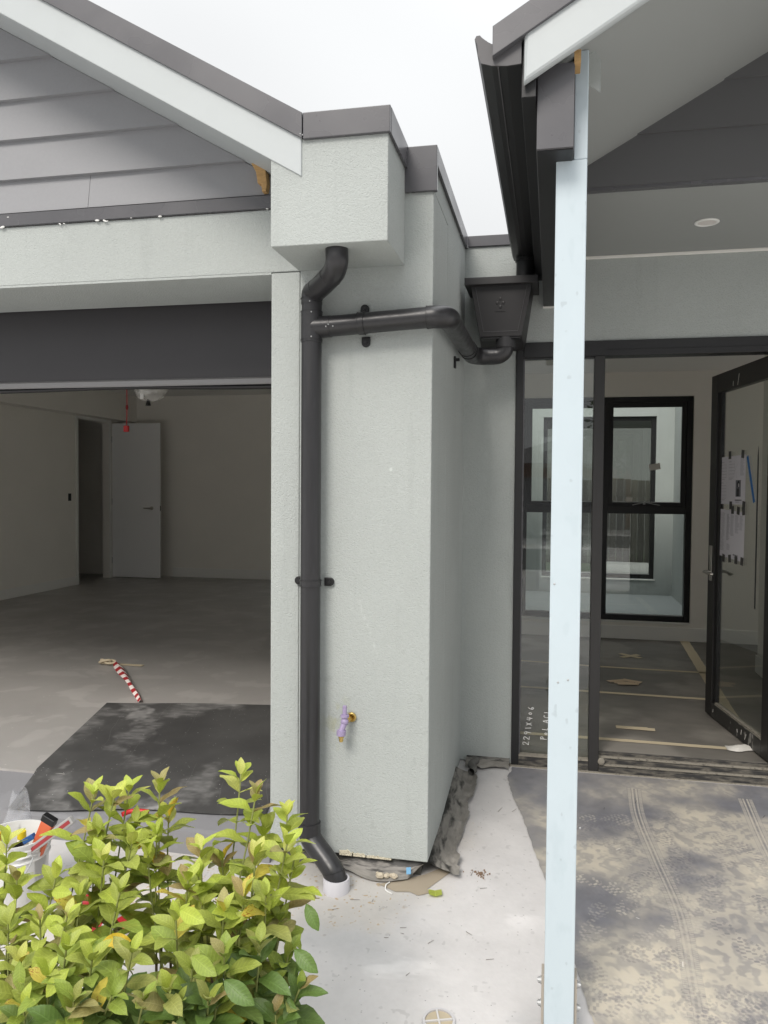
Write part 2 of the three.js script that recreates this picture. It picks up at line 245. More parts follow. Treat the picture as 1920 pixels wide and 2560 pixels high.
// garage header and its lower return
hp('header', box(-7.2, -1.0842, 2.528, 2.80, P - 0.475, P, 0.004), M.render, 'rendered beam over the garage opening');
hp('header', box(-7.2, -1.217, 2.518, 2.5279, P - 0.475, P - 0.002), M.render);
hp('pier', box(-7.3, -6.55, -0.3, 2.517, P - 0.46, P, 0.006), M.render);
const flash = hp('flashing', prismX([[P - 0.03, 2.875], [P - 0.005, 2.862], [P + 0.012, 2.858], [P + 0.014, 2.803], [P - 0.0, 2.801], [P - 0.03, 2.83]], -7.2, -1.086), M.cap, 'dark strip of flashing under the gable boards');
{ const R = rng(3); for (const [px, py, s] of [[6, 568, 0.014], [150, 560, 0.008], [243, 551, 0.012], [262, 552, 0.011], [268, 553, 0.006], [328, 545, 0.005], [400, 541, 0.010], [160, 559, 0.006], [668, 522, 0.007], [20, 543, 0.006]]) { const p = at(px, py, 'z', P + 0.012), g = new THREE.IcosahedronGeometry(s * 0.7, 1); g.scale(1.4, 0.55, 0.5); g.rotateZ(R() - 0.5); part(flash, 'plaster_blob', g.translate(p.x, p.y, P + 0.012), M.white); } }
// gable weatherboards
{
  const clad = new THREE.Group(); clad.name = 'gable_cladding'; house.add(clad);
  const ys = [2.866, 3.022, 3.207, 3.392, 3.577, 3.762, 3.947, 4.13, 4.32, 4.50], top = 4.66, zc = P - 0.03;
  const rakeX = (y) => -0.965 - (y - 2.80) / RAKE;      // right end follows the roof, left end mirrors it about x = -4.15
  ys.forEach((y, i) => {
    const y1 = (ys[i + 1] ?? top) + 0.015, segs = i === 0 ? [[null, -2.108], [-2.106, null]] : i === 2 ? [[null, -3.4], [-3.397, null]] : [[null, null]];
    for (const [a, b] of segs) {
      const xr0 = b ?? Math.min(rakeX(y) - 0.0, -1.09), xr1 = b ?? Math.min(rakeX(y1), -1.09), xl0 = a ?? -8.3 - rakeX(y), xl1 = a ?? -8.3 - rakeX(y1);
      if (xl0 > xr0) continue;
      const f0 = zc + 0.030, f1 = zc + 0.004, bk = zc - 0.012, pt = [[xl0, y, f0], [xr0, y, f0], [Math.max(xr1, (xl1 + xr1) / 2), y1, f1], [Math.min(xl1, (xl1 + xr1) / 2), y1, f1], [xl0, y, bk], [xr0, y, bk]];
      const g = new THREE.BufferGeometry(); g.setAttribute('position', new THREE.Float32BufferAttribute(pt.flat(), 3)); g.setIndex([0, 1, 2, 0, 2, 3, 4, 5, 1, 4, 1, 0, 1, 5, 2, 4, 0, 3]);
      const gg = wuv(g); gg.computeVertexNormals(); part(clad, 'board', gg, M.board);
    }
  });
}
// eave box at the foot of the gable, and its cappings
hp('eave_box', box(-1.09, -0.622, 2.527, 2.935, P + 0.0005, -2.968, 0.004), M.render, 'rendered box at the foot of the gable with the pipe outlet below');
{
  const e = house, BZ = -2.962;
  const yb = (x) => 2.790 + RAKE * (-0.965 - x), xl = -4.15;
  hp('bargeboard', prismZ([[-0.963, yb(-0.963)], [-0.963, yb(-0.963) + 0.19], [xl, yb(xl) + 0.19], [xl, yb(xl)]], BZ - 0.035, BZ, 0.004), M.barge, 'pale sloping bargeboard of the garage gable');
  hp('bargeboard', prismZ([[-8.3 + 0.963, yb(-0.963)], [xl, yb(xl)], [xl, yb(xl) + 0.19], [-8.3 + 0.963, yb(-0.963) + 0.19]], BZ - 0.035, BZ, 0.004), M.barge);
  hp('eave_soffit', prismZ([[-0.99, yb(-0.99) + 0.012], [-0.99, yb(-0.99) + 0.022], [xl, yb(xl) + 0.022], [xl, yb(xl) + 0.012]], P - 0.02, BZ - 0.0352), M.barge);
  const cap = hp('barge_capping', prismZ([[-0.958, yb(-0.958) + 0.143], [-0.958, yb(-0.958) + 0.24], [xl, yb(xl) + 0.24], [xl, yb(xl) + 0.143]], BZ - 0.03, BZ + 0.012, 0.002), M.cap, 'purplish grey metal capping along the gable');
  hp('barge_capping', prismZ([[-8.3 + 0.958, yb(-0.958) + 0.143], [xl, yb(xl) + 0.143], [xl, yb(xl) + 0.24], [-8.3 + 0.958, yb(-0.958) + 0.24]], BZ - 0.03, BZ + 0.012), M.cap);
  const screw = (x, y, z) => part(cap, 'rivet', new THREE.SphereGeometry(0.003, 8, 6).translate(x, y, z), M.galv); screw(-0.964, yb(-0.964) + 0.155, BZ + 0.012); screw(-0.955, 2.94, BZ + 0.012);
  // box capping: front, side return, top sheet
  hp('box_capping', box(-0.955, -0.612, 2.926, 3.026, -2.974, -2.952, 0.003), M.cap, 'grey metal capping around the eave box');
  hp('box_capping', box(-0.624, -0.611, 2.926, 3.0255, P - 0.02, -2.9745, 0.002), M.cap);
  hp('box_capping', box(-1.09, -0.625, 3.0, 3.018, P - 0.3, -2.975), M.cap);
  // pier and parapet cappings
  hp('pier_capping', box(-0.6235, -0.486, 2.828, 3.016, P - 0.012, P + 0.014, 0.003), M.cap, 'tall dark cap on the pier end of the parapet');
  hp('parapet_capping', box(XR - 0.002, XR + 0.014, 2.94, 3.0155, ENT + 0.012, P - 0.0125, 0.002), M.cap);
  hp('parapet_capping', box(-0.7, XR - 0.003, 3.0, 3.0145, ENT - 0.1, P - 0.0125), M.cap);
  hp('side_wall', box(-0.76, XR, 2.8355, 2.999, P - 0.459, P - 0.013), M.render);
  hp('parapet_capping', box(XR + 0.0141, 2.5, 2.953, 3.014, ENT - 0.02, ENT + 0.013, 0.003), M.cap);
  // roofs
  const rt = (x) => yb(x) + 0.2;
  hp('roof', prismZ([[-0.97, rt(-0.97)], [-0.97, rt(-0.97) + 0.02], [xl, rt(xl) + 0.02], [-8.3 + 0.97, rt(-0.97) + 0.02], [-8.3 + 0.97, rt(-0.97)], [xl, rt(xl)]], -12.4, BZ - 0.036), M.cap);
  hp('roof', box(-0.95, 3.0, 2.80, 2.95, -8.28, ENT - 0.1), M.cap);
}
// splintered timber end in the gable corner
hp('timber_end', prismZ([[-1.298, 2.992], [-1.255, 2.992], [-1.232, 2.962], [-1.225, 2.90], [-1.23, 2.868], [-1.247, 2.866], [-1.252, 2.90], [-1.268, 2.905], [-1.276, 2.955]], P - 0.012, P + 0.035, 0.003), M.timber, 'splintered raw timber end');
// entry wall: left return, above the door, right of the door
hp('entry_wall', box(XR - 0.05, -0.207, 0.006, 2.955, ENT - 0.12, ENT, 0.002), M.render);
hp('entry_wall', box(-0.2069, 1.25, 2.404, 2.955, ENT - 0.12, ENT - 0.0005), M.render, 'rendered wall over the entry door');
hp('entry_wall', box(1.2501, 3.0, -0.2, 2.955, ENT - 0.12, ENT), M.render);
hp('footing', box(XR - 0.03, -0.21, -0.3, 0.0055, ENT - 0.12, ENT - 0.03), M.footing);
// portico: gable, ceiling, beams
{
  const s = 0.59, BZ = -2.365, RX = 1.1;                     // ridge at x = 1.1
  const yb = (x) => 2.770 + s * (x + 0.097), mir = (pts) => pts.map(([x, y]) => [2 * RX - x, y]).reverse();
  const barge = [[-0.097, yb(-0.097)], [RX, yb(RX)], [RX, yb(RX) + 0.19], [-0.097, yb(-0.097) + 0.19]];
  hp('portico_bargeboard', prismZ(barge, BZ - 0.035, BZ, 0.012), M.barge, 'pale bargeboard of the porch gable');
  hp('portico_bargeboard', prismZ(mir(barge), BZ - 0.035, BZ, 0.012), M.barge);
  const c = [[-0.187, yb(-0.187) + 0.13], [RX, yb(RX) + 0.13], [RX, yb(RX) + 0.216], [-0.187, yb(-0.187) + 0.216]];
  hp('portico_capping', prismZ(c, BZ - 0.03, BZ + 0.011, 0.002), M.cap, 'grey metal capping of the porch gable');
  hp('portico_capping', prismZ(mir(c), BZ - 0.03, BZ + 0.011, 0.002), M.cap);
  hp('portico_roof', prismZ([[-0.187, yb(-0.187) + 0.195], [RX, yb(RX) + 0.195], [2 * RX + 0.187, yb(-0.187) + 0.195], [2 * RX + 0.187, yb(-0.187) + 0.21], [RX, yb(RX) + 0.21], [-0.187, yb(-0.187) + 0.21]], ENT + 0.03, BZ - 0.036), M.cap);
  const so = (x) => 2.962 + 0.575 * (x - 0.131) ;
  const sof = [[-0.06, so(-0.06)], [RX, so(RX)], [RX, so(RX) + 0.01], [-0.06, so(-0.06) + 0.01]];
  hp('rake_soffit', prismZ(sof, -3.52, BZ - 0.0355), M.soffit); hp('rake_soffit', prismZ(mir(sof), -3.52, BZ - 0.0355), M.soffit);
  // dark gable boards above the flat ceiling
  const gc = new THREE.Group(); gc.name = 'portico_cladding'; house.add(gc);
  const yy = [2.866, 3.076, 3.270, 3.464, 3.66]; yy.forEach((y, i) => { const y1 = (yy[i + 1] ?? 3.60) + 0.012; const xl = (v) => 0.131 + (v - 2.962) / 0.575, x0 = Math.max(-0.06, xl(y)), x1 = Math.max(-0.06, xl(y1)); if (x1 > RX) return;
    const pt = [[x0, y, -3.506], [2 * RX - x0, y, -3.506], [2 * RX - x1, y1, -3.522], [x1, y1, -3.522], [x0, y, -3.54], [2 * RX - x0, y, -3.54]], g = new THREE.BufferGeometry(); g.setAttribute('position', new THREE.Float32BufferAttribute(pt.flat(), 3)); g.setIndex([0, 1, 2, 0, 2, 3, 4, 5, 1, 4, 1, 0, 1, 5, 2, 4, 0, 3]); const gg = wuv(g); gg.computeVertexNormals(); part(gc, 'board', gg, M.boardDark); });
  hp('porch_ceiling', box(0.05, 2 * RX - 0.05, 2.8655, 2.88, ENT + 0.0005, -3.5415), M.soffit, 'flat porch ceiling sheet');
  hp('ceiling_trim', box(0.05, 2 * RX - 0.05, 2.85, 2.8652, ENT + 0.0008, ENT + 0.016, 0.003), M.trimWhite);
  hp('gable_drip', box(0.05, 2 * RX - 0.05, 2.852, 2.8654, -3.5413, -3.508), M.cap);
  // boxed side beams
  for (const [a, b, n] of [[-0.0595, 0.0495, 1], [2 * RX - 0.0495, 2 * RX + 0.0595, 0]]) {
    const bm = hp('beam', box(a, b, 2.603, so(a) - 0.01, ENT + 0.0005, -2.442, 0.002), M.gutterEnd, n ? 'dark boxed porch beam beside the post' : undefined);
    if (n) { part(bm, 'end_panel', box(a + 0.001, b - 0.001, 2.604, 2.85, -2.4419, -2.438, 0.001), M.cap, 'grey panel on the beam end'); part(bm, 'soffit_strip', box(a + 0.002, b - 0.002, 2.599, 2.6029, ENT + 0.02, -2.446), M.alu); part(bm, 'end_trim', box(a - 0.004, b + 0.03, 2.592, 2.602, ENT + 0.001, ENT + 0.019), M.trimWhite); }
  }
  hp('timber_block', box(0.047, 0.066, 2.845, 2.88, -2.50, -2.43), M.timber, 'small raw timber packer on the beam end');
  hp('fascia', box(-0.104, -0.062, 2.742, 3.0, ENT + 0.02, -2.40, 0.002), M.alu);
  hp('fascia', box(2 * RX + 0.062, 2 * RX + 0.104, 2.742, 3.0, ENT + 0.02, -2.40, 0.002), M.alu);
}
// garage interior
{
  const G = 0.07, bz = -11.972, lx = -6.956;
  hp('garage_wall', box(lx - 0.12, lx, -0.2, 3.02, -10.632, P - 0.462), M.wall);
  hp('garage_wall', box(lx - 0.12, lx, 2.56, 3.02, -11.53, -10.6321), M.wall);
  hp('garage_wall', box(lx - 0.12, lx, -0.2, 3.02, bz, -11.5301), M.wall);
  hp('garage_wall', box(-8.6, -3.8, -0.2, 3.2, bz - 0.12, bz - 0.0005), M.wall, 'back wall of the garage'); hp('garage_wall', box(-3.7999, -1.2, 2.45, 3.2, bz - 0.12, bz - 0.0005), M.wall); hp('garage_wall', box(-1.1999, -0.75, -0.2, 3.2, bz - 0.12, bz - 0.0005), M.wall);
  for (const [y0, y1, z0, z1] of [[-0.2, 3.0, -8.7, P - 0.462], [-0.2, 3.0, bz, -10.7], [-0.2, 0.95, -10.6999, -8.7001], [2.45, 3.0, -10.6999, -8.7001]]) hp('garage_wall', box(-0.9, -0.7601, y0, y1, z0, z1), M.wall);
  hp('garage_ceiling', box(-8.6, -0.77, 3.021, 3.06, bz, P - 0.48), M.ceil);
  hp('bulkhead', box(lx + 0.0005, -6.716, 2.60, 3.0205, bz, P - 0.6), M.wall);
  hp('front_wall', box(-7.1, -0.77, 2.8, 3.05, P - 0.474, P - 0.06), M.wall);
  for (const [a, b] of [[P - 0.8, -10.645], [-11.54, bz]]) hp('skirting', box(lx + 0.0005, lx + 0.016, G, G + 0.13, b, a, 0.003), M.trimWhite);
  hp('skirting', box(-6.07, -3.85, G, G + 0.15, bz + 0.0003, bz + 0.016, 0.003), M.trimWhite);
  hp('skirting', box(-0.916, -0.9002, G, G + 0.13, bz, P - 0.5, 0.003), M.trimWhite);
  for (const [z0, z1] of [[-10.66, -10.60], [-11.575, -11.52]]) hp('architrave', box(lx + 0.0006, lx + 0.018, G, 2.56, z0, z1, 0.003), M.trimWhite);
  hp('architrave', box(lx + 0.0006, lx + 0.018, 2.56, 2.62, -11.575, -10.60, 0.003), M.trimWhite);
  // passage beyond the door
  hp('passage_wall', box(-8.72, -8.6, -0.2, 2.9, bz, -9.6), M.wall); hp('passage_wall', box(-8.6, lx - 0.121, -0.2, 2.9, -9.72, -9.6), M.wall);
  hp('passage_ceiling', box(-8.6, lx - 0.121, 2.9, 2.95, bz, -9.6), M.ceil);
  const fl = tex(1024, 1024, 5, (u, v) => { const a = fbm(u, v, 5, 5, 2), w = fbm(u, v, 4, 3, 71), sw = fbm(u * 1 + 0.08 * w, v + 0.12 * w, 24, 4, 7), s = sstep(0.56, 0.66, sw), sp = hash(Math.floor(u * 500), Math.floor(v * 500), 9) > 0.9993 ? 0.35 : 0, k = 0.86 + 0.25 * (a - 0.5) + 0.12 * s + sp; return [0.41 * k, 0.392 * k, 0.372 * k]; });
  M.slab = mat(1, 1, 1, 0.36, { map: fl, roughnessMap: tex(512, 512, 4, (u, v) => 0.42 + 0.5 * fbm(u + 0.05 * fbm(u, v, 4, 2, 3), v, 12, 4, 17), true) });
  M.slab.roughness = 0.62;
  struct('garage_floor', prismX([[P - 0.348, -0.35], [P - 0.348, G], [bz, G], [bz, -0.35]], -8.6, -0.902), M.slab);
  M.strip = mat(0.25, 0.248, 0.258, 0.7, { map: tex(512, 512, 1.5, (u, v) => { const k = 0.92 + 0.2 * (mottle(u, v, 15) - 0.5) + 0.1 * sstep(0.6, 0.7, fbm(u, v, 20, 3, 4)); return [k, k, k]; }) });
  struct('driveway_apron', prismX([[P + 0.004, -0.35], [P + 0.004, 0.0], [P - 0.02, 0.008], [P - 0.347, 0.058], [P - 0.347, -0.35]], -7.2, -1.2165), M.strip);
}
// entry interior
const F = 0.1, EB = -8.103;
{
  hp('entry_inner_wall', box(-0.52, -0.40, -0.1, 2.8, EB, ENT - 0.121), M.wall);
  hp('entry_inner_wall', box(1.66, 1.78, -0.1, 2.8, -6.9, ENT - 0.121), M.wall); hp('added_hall_wall', box(1.7801, 4.6, -0.1, 2.8, -6.9, -6.78), M.wall); hp('added_hall_ceiling', box(1.66, 4.6, 2.72, 2.799, EB, -6.9001), M.ceil); hp('roof', box(3.0001, 4.7, 2.80, 2.95, -8.28, -6.7), M.cap);  // unseen hall added off the entry, open-ended to bring light in
  hp('entry_inner_wall', box(-0.9, -0.302, -0.1, 2.8, EB - 0.18, EB), M.wall); hp('entry_inner_wall', box(1.332, 4.6, -0.1, 2.8, EB - 0.18, EB), M.wall);
  hp('entry_inner_wall', box(-0.302, 1.332, -0.1, 0.276, EB - 0.18, EB), M.wall, 'wall under the entry window'); hp('entry_inner_wall', box(-0.302, 1.332, 2.482, 2.8, EB - 0.18, EB), M.wall);
  hp('entry_ceiling', box(-0.4, 1.66, 2.72, 2.799, EB, ENT - 0.121), M.ceil);
  hp('skirting', box(-0.40, 1.66, F, F + 0.13, EB + 0.0003, EB + 0.016, 0.003), M.trimWhite);
  hp('skirting', box(1.643, 1.6597, F, F + 0.14, -6.9, ENT - 0.13, 0.003), M.trimWhite); hp('skirting', box(1.6601, 4.6, F, F + 0.13, EB + 0.0003, EB + 0.016, 0.003), M.trimWhite);
  hp('skirting', box(-0.3997, -0.384, F, F + 0.13, EB + 0.017, ENT - 0.13, 0.003), M.trimWhite);
  hp('window_reveal', box(-0.302, 1.332, 0.262, 0.2765, EB - 0.02, EB + 0.012, 0.002), M.trimWhite);
  const fl = tex(1024, 1024, 3, (u, v) => { const a = fbm(u, v, 4, 5, 52), st = fbm(u * 0.5, v, 40, 3, 12), s = sstep(0.52, 0.7, fbm(u, v, 6, 5, 66)), k = 0.7 + 0.45 * (a - 0.5) + 0.22 * (st - 0.5) + 0.35 * s; return [0.25 * k, 0.232 * k, 0.205 * k]; });
  M.entryFloor = mat(1, 1, 1, 0.55, { map: fl });
  struct('entry_floor', merge([box(-0.4, 1.66, -0.1, F, EB, ENT - 0.06), box(1.6601, 4.6, -0.1, F, EB, -6.9)]), M.entryFloor);
}
// courtyard beyond the entry window
{
  const CZ = -11.0;
  hp('courtyard_wall', box(1.57, 1.75, -0.1, 2.95, CZ, EB - 0.181), M.render);
  hp('courtyard_wall', box(-0.7, -0.12, -0.1, 3.2, CZ - 0.2, CZ), M.render); hp('courtyard_wall', box(1.345, 1.9, -0.1, 3.2, CZ - 0.2, CZ), M.render);
  hp('courtyard_wall', box(-0.12, 1.345, -0.1, 0.37, CZ - 0.2, CZ), M.render); hp('courtyard_wall', box(-0.12, 1.345, 2.535, 3.2, CZ - 0.2, CZ), M.render);
  for (const [y0, y1, z0, z1] of [[-0.1, 3.0, -8.7, EB - 0.181], [-0.1, 3.0, CZ, -10.7], [-0.1, 0.95, -10.6999, -8.7001], [2.45, 3.0, -10.6999, -8.7001]]) hp('courtyard_wall', box(-0.7595, -0.62, y0, y1, z0, z1), M.render);
  hp('added_eave', box(-0.6, 1.56, 2.62, 2.79, -9.1, EB - 0.182), M.soffit);  // overhang added out of view to cut sky light in the courtyard
  hp('sill', box(-0.13, 1.355, 0.355, 0.3695, CZ - 0.1, CZ + 0.02, 0.002), M.trimWhite);
  struct('courtyard_paving', box(-0.62, 1.57, -0.1, 0.16, CZ, EB - 0.181), mat(0.32, 0.345, 0.34, 0.9, { map: smudge }));
}

// ---------------------------------------------------------------- roller door and garage contents
{
  const t = thing('roller_door', 'dark garage roller door rolled up under the rendered header', 'garage door');
  const cz = -3.83, pts = []; const n = 10; for (let i = 0; i <= n; i++) { const y = lerp(2.16, 2.56, i / n); pts.push([cz + 0.02 * Math.cos(i / n * 3), y]); }
  part(t, 'curtain', prismX([[cz, 2.135], [cz + 0.012, 2.135], [cz + 0.012, 2.78], [cz, 2.78]], -6.54, -1.06), M.alu);
  t.children[0].material = mat(0.036, 0.034, 0.037, 0.36, { map: smudge });
  part(t, 'bottom_rail', prismX([[cz - 0.02, 2.105], [cz + 0.03, 2.105], [cz + 0.034, 2.112], [cz + 0.034, 2.133], [cz + 0.024, 2.142], [cz - 0.02, 2.142]], -6.54, -1.06, 0.002), mat(0.20, 0.198, 0.20, 0.35, { metalness: 0.3 }));
  const seal = []; for (let i = 0; i <= 60; i++) { const x = lerp(-6.5, -1.06, i / 60); seal.push(V(x, 2.097 + 0.005 * Math.sin(x * 2.1) + 0.003 * Math.sin(x * 5), cz + 0.006)); }
  part(t, 'rubber_seal', bend(seal, 0.012, 120, 8), M.black);
}
{
  const bz = -11.972, lz = -11.60, t = thing('internal_door', 'white flush door standing open in the garage corner', 'door');
  const leaf = part(t, 'leaf', box(-6.935, -6.10, 0.085, 2.555, lz - 0.02, lz + 0.018, 0.003), M.doorWhite);
  const h = part(t, 'lever_handle', merge([rod(V(-6.24, 1.2, lz + 0.018), V(-6.24, 1.2, lz + 0.026), 0.029), rod(V(-6.24, 1.2, lz + 0.026), V(-6.24, 1.2, lz + 0.07), 0.010), new THREE.CapsuleGeometry(0.010, 0.11, 4, 12).rotateZ(Math.PI / 2).translate(-6.295, 1.2, lz + 0.07)]), M.steel);
  part(t, 'latch', box(-6.1, -6.097, 1.16, 1.24, lz - 0.01, lz + 0.012), M.black);
  for (const y of [0.35, 1.3, 2.3]) part(t, 'hinge', rod(V(-6.94, y - 0.05, lz + 0.022), V(-6.94, y + 0.05, lz + 0.022), 0.008), M.galv);
}
solo('switch_plate', box(-6.9555, -6.948, 1.33, 1.44, -10.49, -10.42, 0.003), M.black, 'dark switch opening on the pale garage side wall', 'switch');
{
  const t = thing('release_cord', 'red pull cord hanging behind the roller door', 'cord'), p = at(316, 969, 'z', -5.2), q = at(316, 1064, 'z', -5.2);
  part(t, 'cord', bend([V(p.x, 3.02, -5.2), V(p.x, 2.5, -5.2), V(p.x + 0.004, lerp(p.y, q.y, 0.4), -5.2), V(p.x, q.y, -5.2)], 0.0035, 30, 6), mat(0.35, 0.02, 0.025, 0.6));
  part(t, 'knot', new THREE.SphereGeometry(0.011, 10, 8).scale(0.8, 2, 0.8).translate(p.x + 0.004, lerp(p.y, q.y, 0.52), -5.2), mat(0.22, 0.012, 0.015, 0.6));
  part(t, 'handle', box(q.x - 0.018, q.x + 0.018, q.y - 0.045, q.y, -5.212, -5.188, 0.004), mat(0.40, 0.02, 0.02, 0.5));
}
{
  const t = thing('door_opener', 'ceiling door opener wrapped in clear plastic with a black plug below', 'opener'), p = at(372, 1000, 'z', -5.8), R = rng(8);
  part(t, 'housing', box(p.x - 0.09, p.x + 0.09, p.y + 0.08, 3.02, -5.95, -5.7, 0.02), M.white);
  part(t, 'bracket', merge([box(p.x - 0.03, p.x + 0.0, p.y - 0.0, p.y + 0.1, -5.72, -5.715), box(p.x + 0.01, p.x + 0.03, p.y + 0.03, p.y + 0.1, -5.73, -5.725)]), M.white);
  part(t, 'plug', new THREE.CylinderGeometry(0.008, 0.022, 0.05, 14).translate(p.x, p.y - 0.02, -5.79), M.black);
  const g = new THREE.IcosahedronGeometry(1, 3), a = g.attributes.position; for (let i = 0; i < a.count; i++) { const f = 1 + 0.35 * (fbm(a.getX(i) * 0.5 + 0.5, a.getY(i) * 0.5 + a.getZ(i) * 0.3 + 0.5, 9, 2, 5) - 0.5); a.setXYZ(i, a.getX(i) * f, a.getY(i) * f, a.getZ(i) * f); } g.scale(0.13, 0.10, 0.1); g.computeVertexNormals();
  part(t, 'plastic_wrap', toCreasedNormals(g.translate(p.x + 0.02, p.y + 0.085, -5.8), 0.2), new THREE.MeshPhysicalMaterial({ color: lin(0.86, 0.86, 0.84), roughness: 0.25, transmission: 0.75, thickness: 0, side: THREE.DoubleSide }));
}
// black rubber mat, lying over the floor and the apron
{
  const mp = tex(1024, 1024, 0, (u, v) => { const a = fbm(u, v, 6, 6, 3), s = sstep(0.52, 0.72, fbm(u, v, 7, 5, 40)), w = fbm(u * 0.35, v, 60, 3, 11), dot = hash(Math.floor(u * 420), Math.floor(v * 420), 6) > 0.9988 ? 0.35 : 0, cr = Math.abs(mod(u * 6 + 0.9 * fbm(u, v, 3, 2, 8), 1) - 0.5) < 0.004 ? 0.05 * sstep(0.4, 0.6, fbm(u, v, 9, 2, 55)) : 0, blot = sstep(0.70, 0.80, fbm(u, v, 5, 5, 141)) * 0.16; const k = 0.034 + 0.05 * a + 0.16 * s * w + dot + cr + blot; return [k, k * 0.98, k * 0.95]; });
  const A = [-2.99, -4.914], B = [-1.6, -5.20], Cc = [-1.30, -3.50], D = [-2.56, -3.33];
  const g = sheet(40, 40, (u, v) => {
    const x = lerp(lerp(A[0], B[0], u), lerp(D[0], Cc[0], u), v), z = lerp(lerp(A[1], B[1], u), lerp(D[1], Cc[1], u), v) + 0.012 * Math.sin(u * 9) * (v < 0.02 || v > 0.98 ? 1 : 0);
    const fy = z < P - 0.35 ? 0.07 : 0.008 + (P - 0.02 - Math.min(z, P - 0.02)) / 0.327 * 0.052; return [x, fy + 0.010 + 0.004 * Math.sin(x * 5 + z * 2) * (u * (1 - u) * 4), z, u, v];
  });
  solo('rubber_mat', g, mat(1, 1, 1, 0.7, { map: mp }), 'dusty black rubber mat across the garage threshold', 'mat');
}
// red and white barrier tape stuck to the floor with masking tape
{
  const t = thing('barrier_tape', 'twisted red and white striped tape lying on the garage floor', 'tape');
  const st = canvasTex(64, 512, (c, w, h) => { c.fillStyle = '#e6dcd6'; c.fillRect(0, 0, w, h); c.fillStyle = '#a01a22'; for (let i = 0; i < 8; i++) { c.beginPath(); c.moveTo(0, i * 64 + 6); c.lineTo(w, i * 64); c.lineTo(w, i * 64 + 30); c.lineTo(0, i * 64 + 36); c.fill(); } });
  const a = at(287, 1655, 'y', 0.085), b = at(352, 1757, 'y', 0.075), path = new THREE.CatmullRomCurve3([a, at(303, 1680, 'y', 0.10), at(322, 1706, 'y', 0.095), at(340, 1735, 'y', 0.085), b]);
  part(t, 'tape', sheet(4, 40, (u, v) => { const p = path.getPoint(v), w = 0.11 * (v < 0.15 ? 0.4 + 4 * v : 1 - 0.55 * v), tw = 0.5 * Math.sin(v * 9); return [p.x + (u - 0.5) * w * Math.cos(tw), p.y + 0.012 + (u - 0.5) * w * Math.sin(tw) * 0.4 + 0.012 * Math.cos((u - 0.5) * 6), p.z + (u - 0.5) * 0.02, u, v]; }), M.paper(st));
  part(t, 'masking_tape', box(0, 0.34, 0, 0.003, -0.025, 0.025).rotateY(0.03).translate(at(264, 1659, 'y', 0.075).x, 0.074, at(264, 1659, 'y', 0.075).z), M.tape);
  const c0 = at(268, 1657, 'y', 0.09); part(t, 'tape_knot', new THREE.TorusKnotGeometry(0.035, 0.012, 40, 6, 2, 3).scale(1.4, 0.5, 0.8).rotateX(1.3).translate(c0.x, 0.1, c0.z), M.tape);
}

